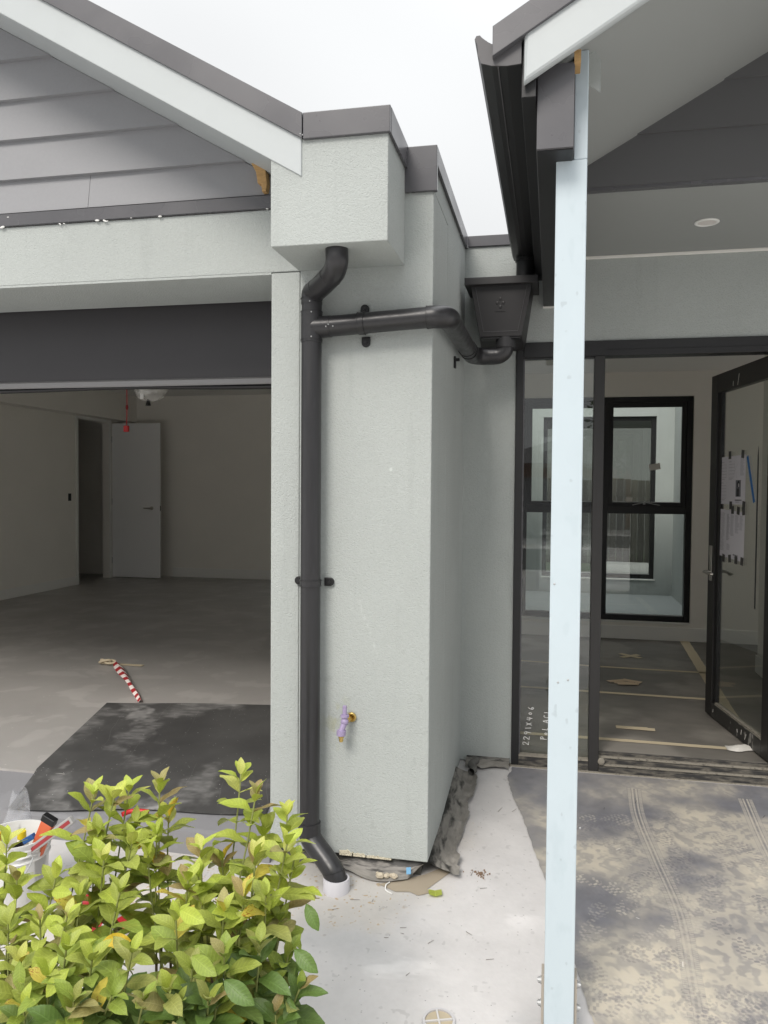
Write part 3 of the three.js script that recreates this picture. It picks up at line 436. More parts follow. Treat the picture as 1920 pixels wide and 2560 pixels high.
// ---------------------------------------------------------------- rainwater goods
{
  const t = thing('downpipe', 'dark grey round downpipe with side branch fixed to the rendered pier', 'downpipe');
  const R = 0.0435, X = -1.011, Z = P + 0.065, pt = V(X, 0, Z);
  part(t, 'pipe', rod(V(X, 0.09, Z), V(X, 2.216, Z), R, R, 32), M.pipe);
  part(t, 'tee', merge([rod(V(X, 2.205, Z), V(X, 2.335, Z), R + 0.0025, R + 0.0025, 32), rod(V(X, 2.267, Z), V(-0.925, 2.270, Z), R + 0.0022, R + 0.0022, 32)]), M.pipe);
  part(t, 'joint_ring', ring(V(X, 2.214, Z), V(0, 1, 0), R, 0.004, 0.0035), M.pipeDark); part(t, 'joint_ring', ring(V(X, 2.333, Z), V(0, 1, 0), R, 0.004, 0.0035), M.pipeDark);
  part(t, 'pipe', rod(V(X, 2.33, Z), V(X, 2.39, Z), R, R, 32), M.pipe);
  part(t, 'offset_bend', bend([V(X, 2.365, Z), V(X, 2.385, Z), V(-1.005, 2.412, -3.252), at(795, 722, 'z', -3.215), at(815, 703, 'z', -3.15), at(835, 680, 'z', -3.085), at(842, 656, 'z', -3.05), V(-0.842, 2.512, -3.044), V(-0.842, 2.54, -3.044)], R + 0.002, 60, 32), M.pipe);
  part(t, 'joint_ring', ring(at(797, 720, 'z', -3.21), V(0.5, 0.42, 0.6), R, 0.004, 0.0036), M.pipeDark); part(t, 'joint_ring', ring(at(826, 692, 'z', -3.115), V(0.5, 0.5, 0.6), R, 0.004, 0.0036), M.pipeDark); part(t, 'joint_ring', ring(V(X, 2.388, Z), V(0, 1, 0), R, 0.004, 0.0036), M.pipeDark);
  part(t, 'branch_pipe', rod(V(-0.93, 2.270, Z), V(-0.508, 2.293, Z), R, R, 32), M.pipe);
  part(t, 'elbow', new THREE.TubeGeometry(new THREE.CatmullRomCurve3([V(-0.516, 2.2925, Z), V(-0.478, 2.294, Z - 0.002), V(-0.445, 2.295, Z - 0.022), V(-0.432, 2.296, Z - 0.06), V(-0.432, 2.2963, Z - 0.095)]), 24, R + 0.0035, 32), M.pipe);
  part(t, 'joint_ring', ring(V(-0.512, 2.2925, Z), V(1, 0.05, 0), R, 0.004, 0.0046), M.pipeDark);
  part(t, 'branch_pipe', rod(V(-0.432, 2.296, Z - 0.09), V(-0.432, 2.302, -4.22), R, R, 32), M.pipe);
  part(t, 'elbow', new THREE.TubeGeometry(new THREE.CatmullRomCurve3([V(-0.432, 2.3015, -4.13), V(-0.432, 2.302, -4.24), V(-0.424, 2.3025, -4.30), V(-0.400, 2.303, -4.335), V(-0.36, 2.303, -4.348), V(-0.315, 2.303, -4.35)]), 28, R + 0.003, 32), M.pipe);
  part(t, 'joint_ring', ring(V(-0.432, 2.3015, -4.135), V(0, 0, 1), R, 0.004, 0.0042), M.pipeDark);
  part(t, 'elbow', new THREE.TubeGeometry(new THREE.CatmullRomCurve3([V(-0.33, 2.303, -4.35), V(-0.29, 2.307, -4.35), V(-0.264, 2.328, -4.35), V(-0.256, 2.36, -4.35), V(-0.256, 2.40, -4.35)]), 24, R + 0.0026, 32), M.pipe);
  part(t, 'shoe', bend([V(X, 0.115, Z), V(X, 0.078, Z), V(-0.988, 0.046, -3.248), V(-0.925, -0.004, -3.215), V(-0.884, -0.042, -3.192), V(-0.868, -0.085, -3.185), V(-0.868, -0.12, -3.185)], R + 0.003, 40, 32), M.pipe);
  part(t, 'socket', ring(V(X, 0.107, Z), V(0, 1, 0), R, 0.05, 0.0055, 36), M.pipe);
  part(t, 'joint_ring', ring(V(-0.884, -0.042, -3.192), V(0.2, -0.7, 0.15), R, 0.005, 0.0048), M.pipeDark);
  // brackets
  const lug = (x, y, hor) => { const s = new THREE.Shape(); s.moveTo(-0.016, 0); s.lineTo(-0.016, 0.022); s.absarc(0, 0.022, 0.016, Math.PI, 0, true); s.lineTo(0.016, 0); const g = new THREE.ExtrudeGeometry(s, { depth: 0.012, bevelEnabled: true, bevelSize: 0.002, bevelThickness: 0.002, bevelSegments: 2 }); g.rotateZ(hor); return g.translate(x, y, P + 0.001); };
  const br1 = part(t, 'bracket', ring(V(-0.792, 2.2775, Z), V(1, 0.054, 0), R, 0.026, 0.003), M.pipe), br2 = part(t, 'bracket', ring(V(X, 1.176, Z), V(0, 1, 0), R, 0.026, 0.003), M.pipe), br3 = part(t, 'bracket', ring(V(-0.432, 2.30, -4.06), V(0, 0, 1), R, 0.026, 0.003), M.pipe);
  for (const y of [-0.012, 0.012]) { part(br2, 'rib', ring(V(X, 1.176 + y, Z), V(0, 1, 0), R, 0.003, 0.0045), M.pipe); part(br1, 'rib', ring(V(-0.792 + y, 2.2775, Z), V(1, 0.054, 0), R, 0.003, 0.0045), M.pipe); }
  for (const [b, x, y, r] of [[br1, -0.792, 2.328, 0], [br1, -0.786, 2.228, Math.PI], [br2, -0.962, 1.176, -Math.PI / 2], [br2, -1.06, 1.178, Math.PI / 2]]) { part(b, 'lug', lug(x, y, r), M.black); const d = V(0, 0.021, 0).applyAxisAngle(V(0, 0, 1), r); part(b, 'bolt', new THREE.CylinderGeometry(0.007, 0.007, 0.008, 6).rotateX(Math.PI / 2).translate(x + d.x, y + d.y, P + 0.018), M.pipeDark); }
  part(br3, 'lug', box(XR + 0.001, XR + 0.03, 2.235, 2.25, -4.07, -4.05, 0.003), M.black); part(br3, 'lug', box(XR + 0.001, XR + 0.012, 2.20, 2.26, -4.075, -4.045, 0.003), M.black);
  for (const [x, y, z] of [[X + 0.012, 2.325, Z + R], [X + 0.012, 2.222, Z + R], [-0.935, 2.262, Z + R], [-0.925, 2.27, Z + R], [-0.905, 2.262, Z + R], [X + 0.005, 2.37, Z + R]]) part(t, 'rivet', new THREE.SphereGeometry(0.0035, 8, 6).translate(x, y, z), M.galv);
}
{
  const g = new THREE.LatheGeometry([[0.0465, -0.09], [0.056, -0.09], [0.056, -0.004], [0.054, 0], [0.0475, 0], [0.0465, -0.004], [0.0465, -0.09]].map((p) => new THREE.Vector2(...p)), 40);
  solo('pipe_collar', toCreasedNormals(g, 0.6).translate(-0.868, -0.062, -3.185), mat(0.56, 0.55, 0.58, 0.5), 'short white plastic collar round the foot of the downpipe', 'pipe collar');
}
{
  const t = thing('rainwater_head', 'dark tapered rainwater head on the entry wall above the pipe elbow', 'rainwater head'), z0 = ENT + 0.002, z1 = -4.285;
  const f = [[-0.444, 2.69], [-0.389, 2.40], [-0.17, 2.40], [-0.114, 2.69]], b = [[-0.444, 2.69], [-0.40, 2.36], [-0.16, 2.36], [-0.114, 2.69]];
  const p = [...f.map((q) => [...q, z1]), ...b.map((q) => [...q, z0])]; p[1][2] = p[2][2] = z1 - 0.012;
  const g = new THREE.BufferGeometry(); g.setAttribute('position', new THREE.Float32BufferAttribute(p.flat(), 3)); g.setIndex([0, 1, 2, 0, 2, 3, 0, 4, 5, 0, 5, 1, 3, 2, 6, 3, 6, 7, 1, 5, 6, 1, 6, 2, 4, 7, 6, 4, 6, 5]); const gg = wuv(g); gg.computeVertexNormals();
  const body = part(t, 'body', gg, mat(0.018, 0.017, 0.018, 0.45));
  part(t, 'rim', merge([box(-0.471, -0.085, 2.667, 2.706, z0, -4.25, 0.003)]), mat(0.024, 0.023, 0.024, 0.45));
  const ln = (a, b2) => part(body, 'fold_line', rod(V(...a), V(...b2), 0.0016, 0.0016, 6), M.gutterEnd); ln([-0.37, 2.425, z1 - 0.0095], [-0.189, 2.425, z1 - 0.0095]); ln([-0.37, 2.425, z1 - 0.0095], [-0.415, 2.66, z1 + 0.001]); ln([-0.189, 2.425, z1 - 0.0095], [-0.143, 2.66, z1 + 0.001]);
  const em = [[0, 0.021], [0, -0.021], [0.016, 0], [-0.016, 0]].map(([x, y]) => new THREE.SphereGeometry(0.009, 12, 8).scale(0.9, 1, 0.22).translate(-0.282 + x, 2.575 + y, z1 - 0.0035)); part(body, 'emblem', merge(em), body.material);
  part(body, 'emblem_line', merge([0, 1, 2, 3, 4].map((i) => box(-0.31 + i * 0.0115, -0.302 + i * 0.0115, 2.53, 2.5345, z1 - 0.007, z1 - 0.0025))), body.material);
  part(t, 'outlet', rod(V(-0.256, 2.345, -4.35), V(-0.256, 2.40, -4.35), 0.052, 0.052, 28), mat(0.03, 0.03, 0.032, 0.45));
  part(t, 'base_flange', box(-0.385, -0.175, 2.388, 2.4, z0 + 0.01, z1 - 0.02, 0.003), M.alu);
}
{
  const t = thing('gutter', 'dark quad gutter along the side of the porch roof', 'gutter');
  const prof = [[-0.241, 2.912], [-0.236, 2.921], [-0.226, 2.922], [-0.220, 2.915], [-0.205, 2.905], [-0.205, 2.902], [-0.2215, 2.91], [-0.229, 2.917], [-0.2365, 2.911], [-0.2325, 2.902], [-0.2285, 2.889], [-0.229, 2.869], [-0.2195, 2.844], [-0.19, 2.834], [-0.146, 2.8295], [-0.107, 2.832], [-0.107, 2.96], [-0.1045, 2.96], [-0.1045, 2.829], [-0.146, 2.8265], [-0.19, 2.831], [-0.2215, 2.841], [-0.232, 2.869], [-0.2315, 2.889], [-0.2355, 2.902]];
  const z0 = -4.46, z1 = -2.38; part(t, 'trough', prismZ(prof, z0, z1), M.gutter);
  const end = [[-0.2355, 2.902], [-0.2315, 2.889], [-0.232, 2.869], [-0.2215, 2.841], [-0.19, 2.831], [-0.146, 2.8265], [-0.1045, 2.829], [-0.1045, 2.93], [-0.19, 2.893], [-0.205, 2.902], [-0.220, 2.915], [-0.226, 2.922], [-0.236, 2.921], [-0.241, 2.912]];
  part(t, 'stop_end', prismZ(end, z1 + 0.0002, z1 + 0.004), M.gutterEnd, 'grey end plate of the gutter'); part(t, 'stop_end', prismZ(end, z0 - 0.004, z0 - 0.0002), M.gutter);
  part(t, 'seam', box(-0.173, -0.170, 2.8255, 2.829, z0, z1), M.gutterEnd);
  part(t, 'dropper', merge([rod(V(-0.155, 2.70, -4.38), V(-0.155, 2.84, -4.38), 0.05, 0.05, 28), ring(V(-0.155, 2.82, -4.38), V(0, 1, 0), 0.05, 0.02, 0.006)]), M.gutter, 'outlet pipe into the rainwater head');
}

// ---------------------------------------------------------------- porch post, downlight, tap
{
  const t = thing('porch_post', 'tall pale bluish white steel post at the porch corner', 'post'), x0 = -0.001, x1 = 0.0925, zf = -2.53, zb = -2.622, yb = groundY(-2.53) + 0.002;
  part(t, 'shaft', box(x0, x1, yb + 0.01, 2.6025, zb, zf, 0.004), M.post); part(t, 'shaft', box(0.051, x1, 2.6027, 2.93, zb, zf, 0.004), M.post);
  const gy = groundY(-2.53);
  for (const [a, b] of [[x0 - 0.009, x0 - 0.0005], [x1 + 0.0005, x1 + 0.009]]) { const c = part(t, 'stirrup_plate', box(a, b, gy + 0.0025, 0.03, zb + 0.015, zf - 0.015, 0.001), mat(0.36, 0.32, 0.27, 0.7)); for (const y of [0.0, -0.076]) { const s = a < 0 ? -1 : 1, xx = s < 0 ? a : b; part(c, 'bolt', merge([new THREE.CylinderGeometry(0.0095, 0.0095, 0.009, 6).rotateZ(Math.PI / 2).translate(xx + s * 0.005, y, (zf + zb) / 2 + 0.01), rod(V(xx, y, (zf + zb) / 2 + 0.01), V(xx + s * 0.013, y, (zf + zb) / 2 + 0.01), 0.006, 0.006, 10), rod(V(xx, y, (zf + zb) / 2 + 0.01), V(xx + s * 0.003, y, (zf + zb) / 2 + 0.01), 0.013, 0.013, 16)]), M.galv); } }
  for (const [px, py] of [[1395, 1706], [1386, 1460], [1420, 1700], [1450, 2070]]) { const p = at(px, py, 'z', zf); part(t, 'screw_head', new THREE.SphereGeometry(0.0035, 8, 6).scale(1, 1, 0.4).translate(p.x, p.y, zf + 0.0005), M.galv); }
  part(t, 'cap_plate', prismZ([[0.046, 2.86], [0.128, 2.80], [0.128, 2.90], [0.11, 2.925], [0.06, 2.91]], -2.535, -2.533), new THREE.MeshPhysicalMaterial({ color: lin(0.85, 0.87, 0.86), roughness: 0.15, transmission: 0.88, thickness: 0, side: THREE.DoubleSide }), 'scrap of clear plastic film at the post head');
}
{
  const t = thing('downlight', 'round white recessed downlight in the porch ceiling', 'downlight'), p = at(1767, 555, 'y', 2.865);
  part(t, 'bezel', toCreasedNormals(new THREE.LatheGeometry([[0.040, 0], [0.056, 0], [0.057, -0.003], [0.052, -0.006], [0.043, -0.006], [0.040, 0]].map((q) => new THREE.Vector2(...q)), 40).translate(p.x, 2.865, p.z), 0.5), M.white);
  part(t, 'lens', new THREE.CylinderGeometry(0.0415, 0.0415, 0.002, 32).translate(p.x, 2.8625, p.z), mat(0.66, 0.63, 0.60, 0.4));
}
{
  const t = thing('garden_tap', 'lilac recycled-water tap with brass outlet on the pier', 'tap'), c = V(-0.858, 0.575, P + 0.055);
  part(t, 'wall_plate', merge([new THREE.TorusGeometry(0.016, 0.006, 10, 24).translate(c.x + 0.018, c.y + 0.012, P + 0.008), rod(V(c.x + 0.016, c.y + 0.01, P + 0.001), V(c.x + 0.002, c.y, c.z), 0.011, 0.011, 16)]), M.brass);
  part(t, 'body', merge([rod(V(c.x, c.y + 0.032, c.z), V(c.x, c.y, c.z), 0.012, 0.013, 18), rod(V(c.x, c.y + 0.002, c.z), V(c.x - 0.012, c.y - 0.035, c.z + 0.012), 0.013, 0.012, 18), new THREE.SphereGeometry(0.017, 18, 12).translate(c.x, c.y + 0.005, c.z), ring(V(c.x, c.y + 0.03, c.z), V(0, 1, 0), 0.01, 0.01, 0.009, 8), rod(V(c.x - 0.011, c.y - 0.030, c.z + 0.012), V(c.x - 0.012, c.y - 0.052, c.z + 0.012), 0.021, 0.021, 6)]), M.lilac);
  part(t, 'spindle', merge([rod(V(c.x, c.y + 0.03, c.z), V(c.x, c.y + 0.062, c.z), 0.0095, 0.0095, 14), box(c.x - 0.0075, c.x + 0.0075, c.y + 0.062, c.y + 0.074, c.z - 0.007, c.z + 0.007, 0.001)]), M.lilac);
  part(t, 'nozzle', merge([rod(V(c.x - 0.012, c.y - 0.052, c.z + 0.012), V(c.x - 0.012, c.y - 0.08, c.z + 0.012), 0.0095, 0.008, 16), ring(V(c.x - 0.012, c.y - 0.06, c.z + 0.012), V(0, 1, 0), 0.008, 0.006, 0.004), ring(V(c.x - 0.012, c.y - 0.072, c.z + 0.012), V(0, 1, 0), 0.007, 0.004, 0.003)]), M.brass);
}

// ---------------------------------------------------------------- entry: frame with sidelight, door, sill
{
  const t = thing('entry_frame', 'dark aluminium entry frame with a narrow glass sidelight', 'door frame'), z0 = ENT - 0.10, z1 = ENT + 0.012;
  part(t, 'jamb', box(-0.2065, -0.165, 0.0, 2.4035, z0, z1, 0.003), M.alu);
  part(t, 'jamb', box(1.19, 1.2495, 0.0, 2.4035, z0, z1, 0.003), M.alu);
  part(t, 'mullion', box(0.222, 0.278, 0.0, 2.3195, z0, z1 + 0.004, 0.003), mat(0.022, 0.021, 0.021, 0.5));
  part(t, 'head', box(-0.1648, 1.1898, 2.32, 2.4035, z0, z1, 0.003), M.alu);
  part(t, 'head_bead', box(-0.1648, 0.2218, 2.312, 2.3198, ENT - 0.03, ENT + 0.002, 0.001), M.alu); part(t, 'head_bead', box(0.2785, 1.1898, 2.352, 2.356, z1, z1 + 0.003), M.black);
  part(t, 'side_bead', box(-0.1648, -0.158, 0.066, 2.312, ENT - 0.03, ENT - 0.004), M.cap);
  part(t, 'sidelight_sill', box(-0.1648, 0.2218, 0.006, 0.058, z0, z1 + 0.002, 0.002), M.aluDusty);
  part(t, 'sill_ledge', box(-0.1648, 0.2218, 0.0582, 0.066, ENT - 0.035, z1 + 0.006, 0.002), M.dustLedge);
  part(t, 'drip_edge', box(-0.215, 1.3, -0.008, 0.0055, z0, z1 + 0.022, 0.002), M.dustLedge);
  for (const [y0, y1, a, b, m] of [[0.006, 0.034, z0, z1 + 0.012, M.aluDusty], [0.0342, 0.044, z0, z1 - 0.008, M.dustLedge], [0.0442, 0.066, z0, z1 - 0.026, M.aluDusty], [0.0662, 0.078, z0, z1 - 0.044, M.dustLedge], [0.0782, 0.098, z0, z1 - 0.062, M.aluDusty]]) part(t, 'threshold_step', box(0.2785, 1.1898, y0, y1, a, b, 0.002), m);
  part(t, 'plaster_lump', new THREE.IcosahedronGeometry(0.02, 2).scale(1, 1.1, 0.5).translate(0.292, 0.062, z1), M.dustLedge, 'lump of plaster at the mullion foot');
  const pane = part(t, 'sidelight_pane', box(-0.1645, 0.2215, 0.0662, 2.3118, ENT - 0.032, ENT - 0.026), M.glass, 'sidelight glass with white marker writing');
  // marker writing, running upwards: 2291 X 406 and Pol ACL
  const glyph = { 2: [[[0, 0.8], [0.15, 1], [0.42, 0.95], [0.45, 0.7], [0.05, 0.05], [0.3, 0.08], [0.55, 0]]], 9: [[[0.42, 0.9], [0.2, 1], [0.05, 0.8], [0.15, 0.58], [0.4, 0.62], [0.46, 0.88], [0.42, 0.5], [0.3, -0.1]]], 1: [[[0.15, 1], [0.25, 0]]], X: [[[0, 0.9], [0.45, 0.05]], [[0.42, 0.95], [0.05, 0]]], 4: [[[0.15, 1], [0, 0.45], [0.5, 0.45]], [[0.38, 0.9], [0.3, 0]]], 0: [[[0.25, 0.75], [0.1, 0.6], [0.12, 0.3], [0.3, 0.28], [0.38, 0.5], [0.25, 0.75]]], 6: [[[0.4, 1], [0.15, 0.7], [0.08, 0.25], [0.25, 0.05], [0.4, 0.22], [0.3, 0.42], [0.1, 0.3]]], P: [[[0.15, 0.95], [0.05, 0]], [[0, 0.9], [0.4, 0.95], [0.45, 0.65], [0.1, 0.5]]], o: [[[0.2, 0.45], [0.08, 0.25], [0.2, 0.05], [0.34, 0.25], [0.2, 0.45]]], l: [[[0.1, 0.95], [0.06, 0.1], [0.35, 0.05]]], A: [[[0, 0], [0.25, 1], [0.45, 0]], [[0.1, 0.4], [0.42, 0.4]]], C: [[[0.42, 0.85], [0.2, 0.95], [0.05, 0.5], [0.2, 0.05], [0.45, 0.12]]], L: [[[0.1, 1], [0.05, 0.08], [0.4, 0.02]]] };
  const ink = mat(0.82, 0.82, 0.80, 0.7);
  const write = (str, x, y, h, adv) => { let p = 0; for (const ch of str) { if (ch === ' ') { p += adv * 0.5; continue; } const gs = glyph[ch].map((s) => { const q = s.map(([gx, gy]) => V(x - gy * h + (p * 0.13), y + p + gx * h * 0.95, ENT - 0.0245)); return new THREE.TubeGeometry(new THREE.CatmullRomCurve3(q, false, 'catmullrom', 0.3), s.length * 5, 0.0016, 5, false).translate(0, 0, 0); }); part(pane, 'marker_letter', merge(gs), ink); p += ch === '1' ? adv * 0.75 : adv; } };
  write('2291X406', -0.108, 0.113, 0.034, 0.0305); write('Pol ACL', -0.008, 0.150, 0.036, 0.028);
}
const DOOR = new THREE.Group();
{
  const t = thing('entry_door', 'open glazed entry door with dark aluminium frame', 'door', null, [1.19, 0, -4.6]); t.rotation.y = Math.atan2(0.955, -0.15); DOOR.copy(t);
  const W = 0.967, Y0 = 0.108, Y1 = 2.325, m2 = mat(0.014, 0.0135, 0.013, 0.45);
  part(t, 'stile', box(W - 0.11, W, Y0, Y1, -0.022, 0.022, 0.003), m2); part(t, 'stile', box(0, 0.09, Y0, Y1, -0.022, 0.022, 0.003), m2);
  part(t, 'top_rail', box(0.0902, W - 0.1102, 2.205, Y1, -0.022, 0.022, 0.003), m2); part(t, 'bottom_rail', box(0.0902, W - 0.1102, Y0, 0.198, -0.022, 0.022, 0.003), mat(0.5, 0.5, 0.5, 0.5, { map: tex(512, 512, 0.7, (u, v) => { const a = sstep(0.66, 0.74, fbm(u, v * 0.6, 14, 4, 3)), k = 0.05 + 0.03 * fbm(u, v, 8, 4, 5) + 0.45 * a; return [k, k * 0.97, k * 0.9]; }) }));
  part(t, 'bead', box(W - 0.16, W - 0.1102, 0.198, 2.205, -0.012, 0.012), M.alu); part(t, 'bead', box(0.0902, W - 0.1602, 0.1982, 0.212, -0.018, 0.012), M.dustLedge);
  part(t, 'pane', box(0.0902, W - 0.1602, 0.2122, 2.2048, -0.003, 0.003), M.glass);
  for (const s of [-1, 1]) { const c = new THREE.CatmullRomCurve3([V(W - 0.05, 1.05, s * 0.022), V(W - 0.05, 1.05, s * 0.055), V(W - 0.06, 1.05, s * 0.068), V(W - 0.10, 1.048, s * 0.07), V(W - 0.165, 1.045, s * 0.068), V(W - 0.175, 1.045, s * 0.05)]); part(t, 'lever', new THREE.TubeGeometry(c, 30, 0.009, 12), M.steel); part(t, 'lock_plate', box(W - 0.075, W - 0.03, 0.99, 1.22, s * 0.0222, s * 0.027, 0.002), M.steel); }
  part(t, 'striker', box(W + 0.0003, W + 0.003, 0.72, 0.78, -0.012, 0.012), M.steel);
  for (const [x, y, a, l] of [[0.52, 2.25, 0.3, 0.07], [0.60, 2.235, 0.1, 0.03], [0.3, 0.15, 0.5, 0.04], [0.36, 0.16, 0.2, 0.03], [0.42, 0.15, -0.3, 0.02], [0.82, 0.155, 0.1, 0.02]]) part(t, 'paint_scratch', box(-0.002, 0.002, -l / 2, l / 2, -0.0235, -0.0222).rotateZ(a).translate(x, y, 0), M.cloth);
  part(t, 'blue_tape', box(-0.012, 0.012, -0.145, 0.145, -0.0052, -0.0035).rotateZ(-0.38).translate(0.352, 1.65, 0), mat(0.03, 0.16, 0.42, 0.7), 'strip of blue tape on the door glass');
  part(t, 'black_strip', prismZ([[0.247, 0.905], [0.262, 0.905], [0.262, 1.78], [0.252, 1.835], [0.247, 1.75]], -0.0052, -0.0035), M.black, 'long thin black strip on the door glass');
  // two plan sheets taped to the glass
  const plan = (seed) => canvasTex(840, 594, (c, w, h) => {
    const R = rng(seed); c.fillStyle = '#d9d6dc'; c.fillRect(0, 0, w, h); c.lineWidth = 2; c.strokeStyle = '#77757b'; const seg = (x0, y0, x1, y1) => { c.beginPath(); c.moveTo(x0, y0); c.lineTo(x1, y1); c.stroke(); };
    const bars = (x, y, n, L, dy, g) => { for (let i = 0; i < n; i++) { c.fillStyle = g; let p = x; while (p < x + L * (0.6 + 0.4 * R())) { const q = 4 + R() * 16; c.fillRect(p, y + i * dy, q, dy * 0.45); p += q + 5; } } };
    if (seed === 1) { for (const [x, y] of [[60, 60], [330, 60], [60, 320]]) { for (let i = 0; i < 5; i++) { seg(x + i * 45, y + 40, x + i * 45, y + 200); seg(x, y + 40 + i * 40, x + 190, y + 40 + i * 40); } bars(x, y + 215, 2, 170, 9, '#8a888e'); bars(x, y, 2, 120, 10, '#99979d'); } c.strokeStyle = '#a09ea6'; seg(500, 60, 600, 300); seg(460, 250, 620, 90); bars(690, 30, 20, 110, 11, '#9b99a0'); c.fillStyle = '#6b6a70'; c.fillRect(560, 300, 150, 200); c.fillStyle = '#2d2c30'; c.beginPath(); c.ellipse(640, 350, 38, 44, 0, 0, 7); c.fill(); c.fillRect(590, 400, 70, 98); c.fillStyle = '#b5b1b4'; c.beginPath(); c.ellipse(650, 362, 18, 24, 0, 0, 7); c.fill(); bars(540, 535, 1, 200, 34, '#3a393d'); bars(560, 562, 1, 170, 16, '#77757b'); bars(30, 565, 1, 60, 14, '#66646a'); }
    else { for (const [x, n] of [[40, 44], [140, 44], [300, 30], [420, 24], [560, 20], [690, 16]]) bars(x, 40 + (x > 250 ? 10 : 0), n, 85 + R() * 30, 11, x === 300 ? '#77757b' : '#99979d'); bars(320, 420, 8, 110, 10, '#9b99a0'); bars(520, 530, 1, 210, 34, '#3a393d'); bars(540, 562, 1, 160, 14, '#77757b'); }
  });
  const tapeM = mat(0.06, 0.058, 0.055, 0.6);
  for (const [seed, yc, label, tabs] of [[1, 1.645, 'upper plan sheet with drawings taped to the open entry door', [[-0.19, 0.15], [-0.03, 0.155], [0.17, 0.155], [-0.19, -0.15], [0.0, -0.155], [0.2, -0.15], [-0.215, 0.02]]], [2, 1.31, 'lower plan sheet of fine print taped to the open entry door', [[-0.19, 0.15], [0.03, 0.152], [0.12, 0.15], [0.2, 0.15], [-0.2, -0.15], [-0.1, -0.155], [0.0, -0.15], [0.1, -0.15], [0.19, -0.15], [-0.215, -0.02]]]]) {
    const s = thing('plan_sheet', label, 'paper', 'plan sheets on the door'); s.position.copy(t.position); s.rotation.y = t.rotation.y;
    const g = new THREE.PlaneGeometry(0.42, 0.297, 8, 6), a = g.attributes.position; for (let i = 0; i < a.count; i++) a.setZ(i, 0.002 + 0.002 * Math.sin(a.getX(i) * 14 + seed)); g.rotateY(Math.PI).rotateZ(seed === 1 ? -0.012 : 0.03).translate(0.635, yc, -0.0045); g.computeVertexNormals();
    part(s, 'sheet', g, M.paper(plan(seed)));
    tabs.forEach(([x, y], i) => part(s, 'tape_tab', box(-0.021, 0.021, -0.024, 0.024, -0.0088, -0.0078).rotateZ((i % 3 - 1) * 0.12).translate(0.635 - x, yc + y, 0), tapeM));
  }
}
// entry window: two awning sashes over two fixed lights
function windowThing(name, label, x0, x1, y0, y1, z, tr, glass, sash) {
  const t = thing(name, label, 'window'), d = 0.09, f = 0.055, xm = (x0 + x1) / 2, dk = M.black;
  part(t, 'frame', box(x0, x0 + f, y0, y1, z - d, z, 0.003), dk); part(t, 'frame', box(x1 - f, x1, y0, y1, z - d, z, 0.003), dk);
  part(t, 'frame', box(x0 + f, x1 - f, y1 - f, y1, z - d, z - 0.001, 0.003), dk); part(t, 'frame', box(x0 + f, x1 - f, y0, y0 + f, z - d, z - 0.001, 0.003), dk);
  part(t, 'mullion', box(xm - 0.028, xm + 0.028, y0 + f, y1 - f, z - d, z - 0.002, 0.003), dk);
  for (const [a, b] of [[x0 + f, xm - 0.0282], [xm + 0.0282, x1 - f]]) {
    part(t, 'transom', box(a, b, tr, tr + 0.075, z - d, z - 0.003, 0.003), dk);
    part(t, 'lower_pane', box(a, b, y0 + f, tr, z - 0.05, z - 0.044), glass);
    if (sash) { const s = 0.045; const sh = part(t, 'sash', merge([box(a, a + s, tr + 0.075, y1 - f, z - 0.06, z - 0.02, 0.002), box(b - s, b, tr + 0.075, y1 - f, z - 0.06, z - 0.02, 0.002), box(a + s, b - s, tr + 0.075, tr + 0.11, z - 0.06, z - 0.02, 0.002), box(a + s, b - s, y1 - f - s, y1 - f, z - 0.06, z - 0.02, 0.002)]), dk); part(sh, 'pane', box(a + s, b - s, tr + 0.11, y1 - f - s, z - 0.05, z - 0.044), glass); part(sh, 'bead', box(a + s, b - s, tr + 0.11, tr + 0.117, z - 0.044, z - 0.03), M.galv);
      const c = (a + b) / 2; part(sh, 'winder', merge([rod(V(c - 0.13, tr + 0.085, z - 0.01), V(c - 0.02, tr + 0.112, z + 0.015), 0.005, 0.005, 8), rod(V(c - 0.02, tr + 0.112, z + 0.015), V(c + 0.13, tr + 0.085, z - 0.01), 0.004, 0.004, 8), box(c - 0.03, c - 0.01, tr + 0.09, tr + 0.12, z - 0.02, z + 0.02, 0.003)]), M.galv); }
    else part(t, 'upper_pane', box(a, b, tr + 0.075, y1 - f, z - 0.05, z - 0.044), glass);
    part(t, 'bead', box(a, b, y0 + f, y0 + f + 0.008, z - 0.044, z - 0.02), M.galv);
  }
  return t;
}
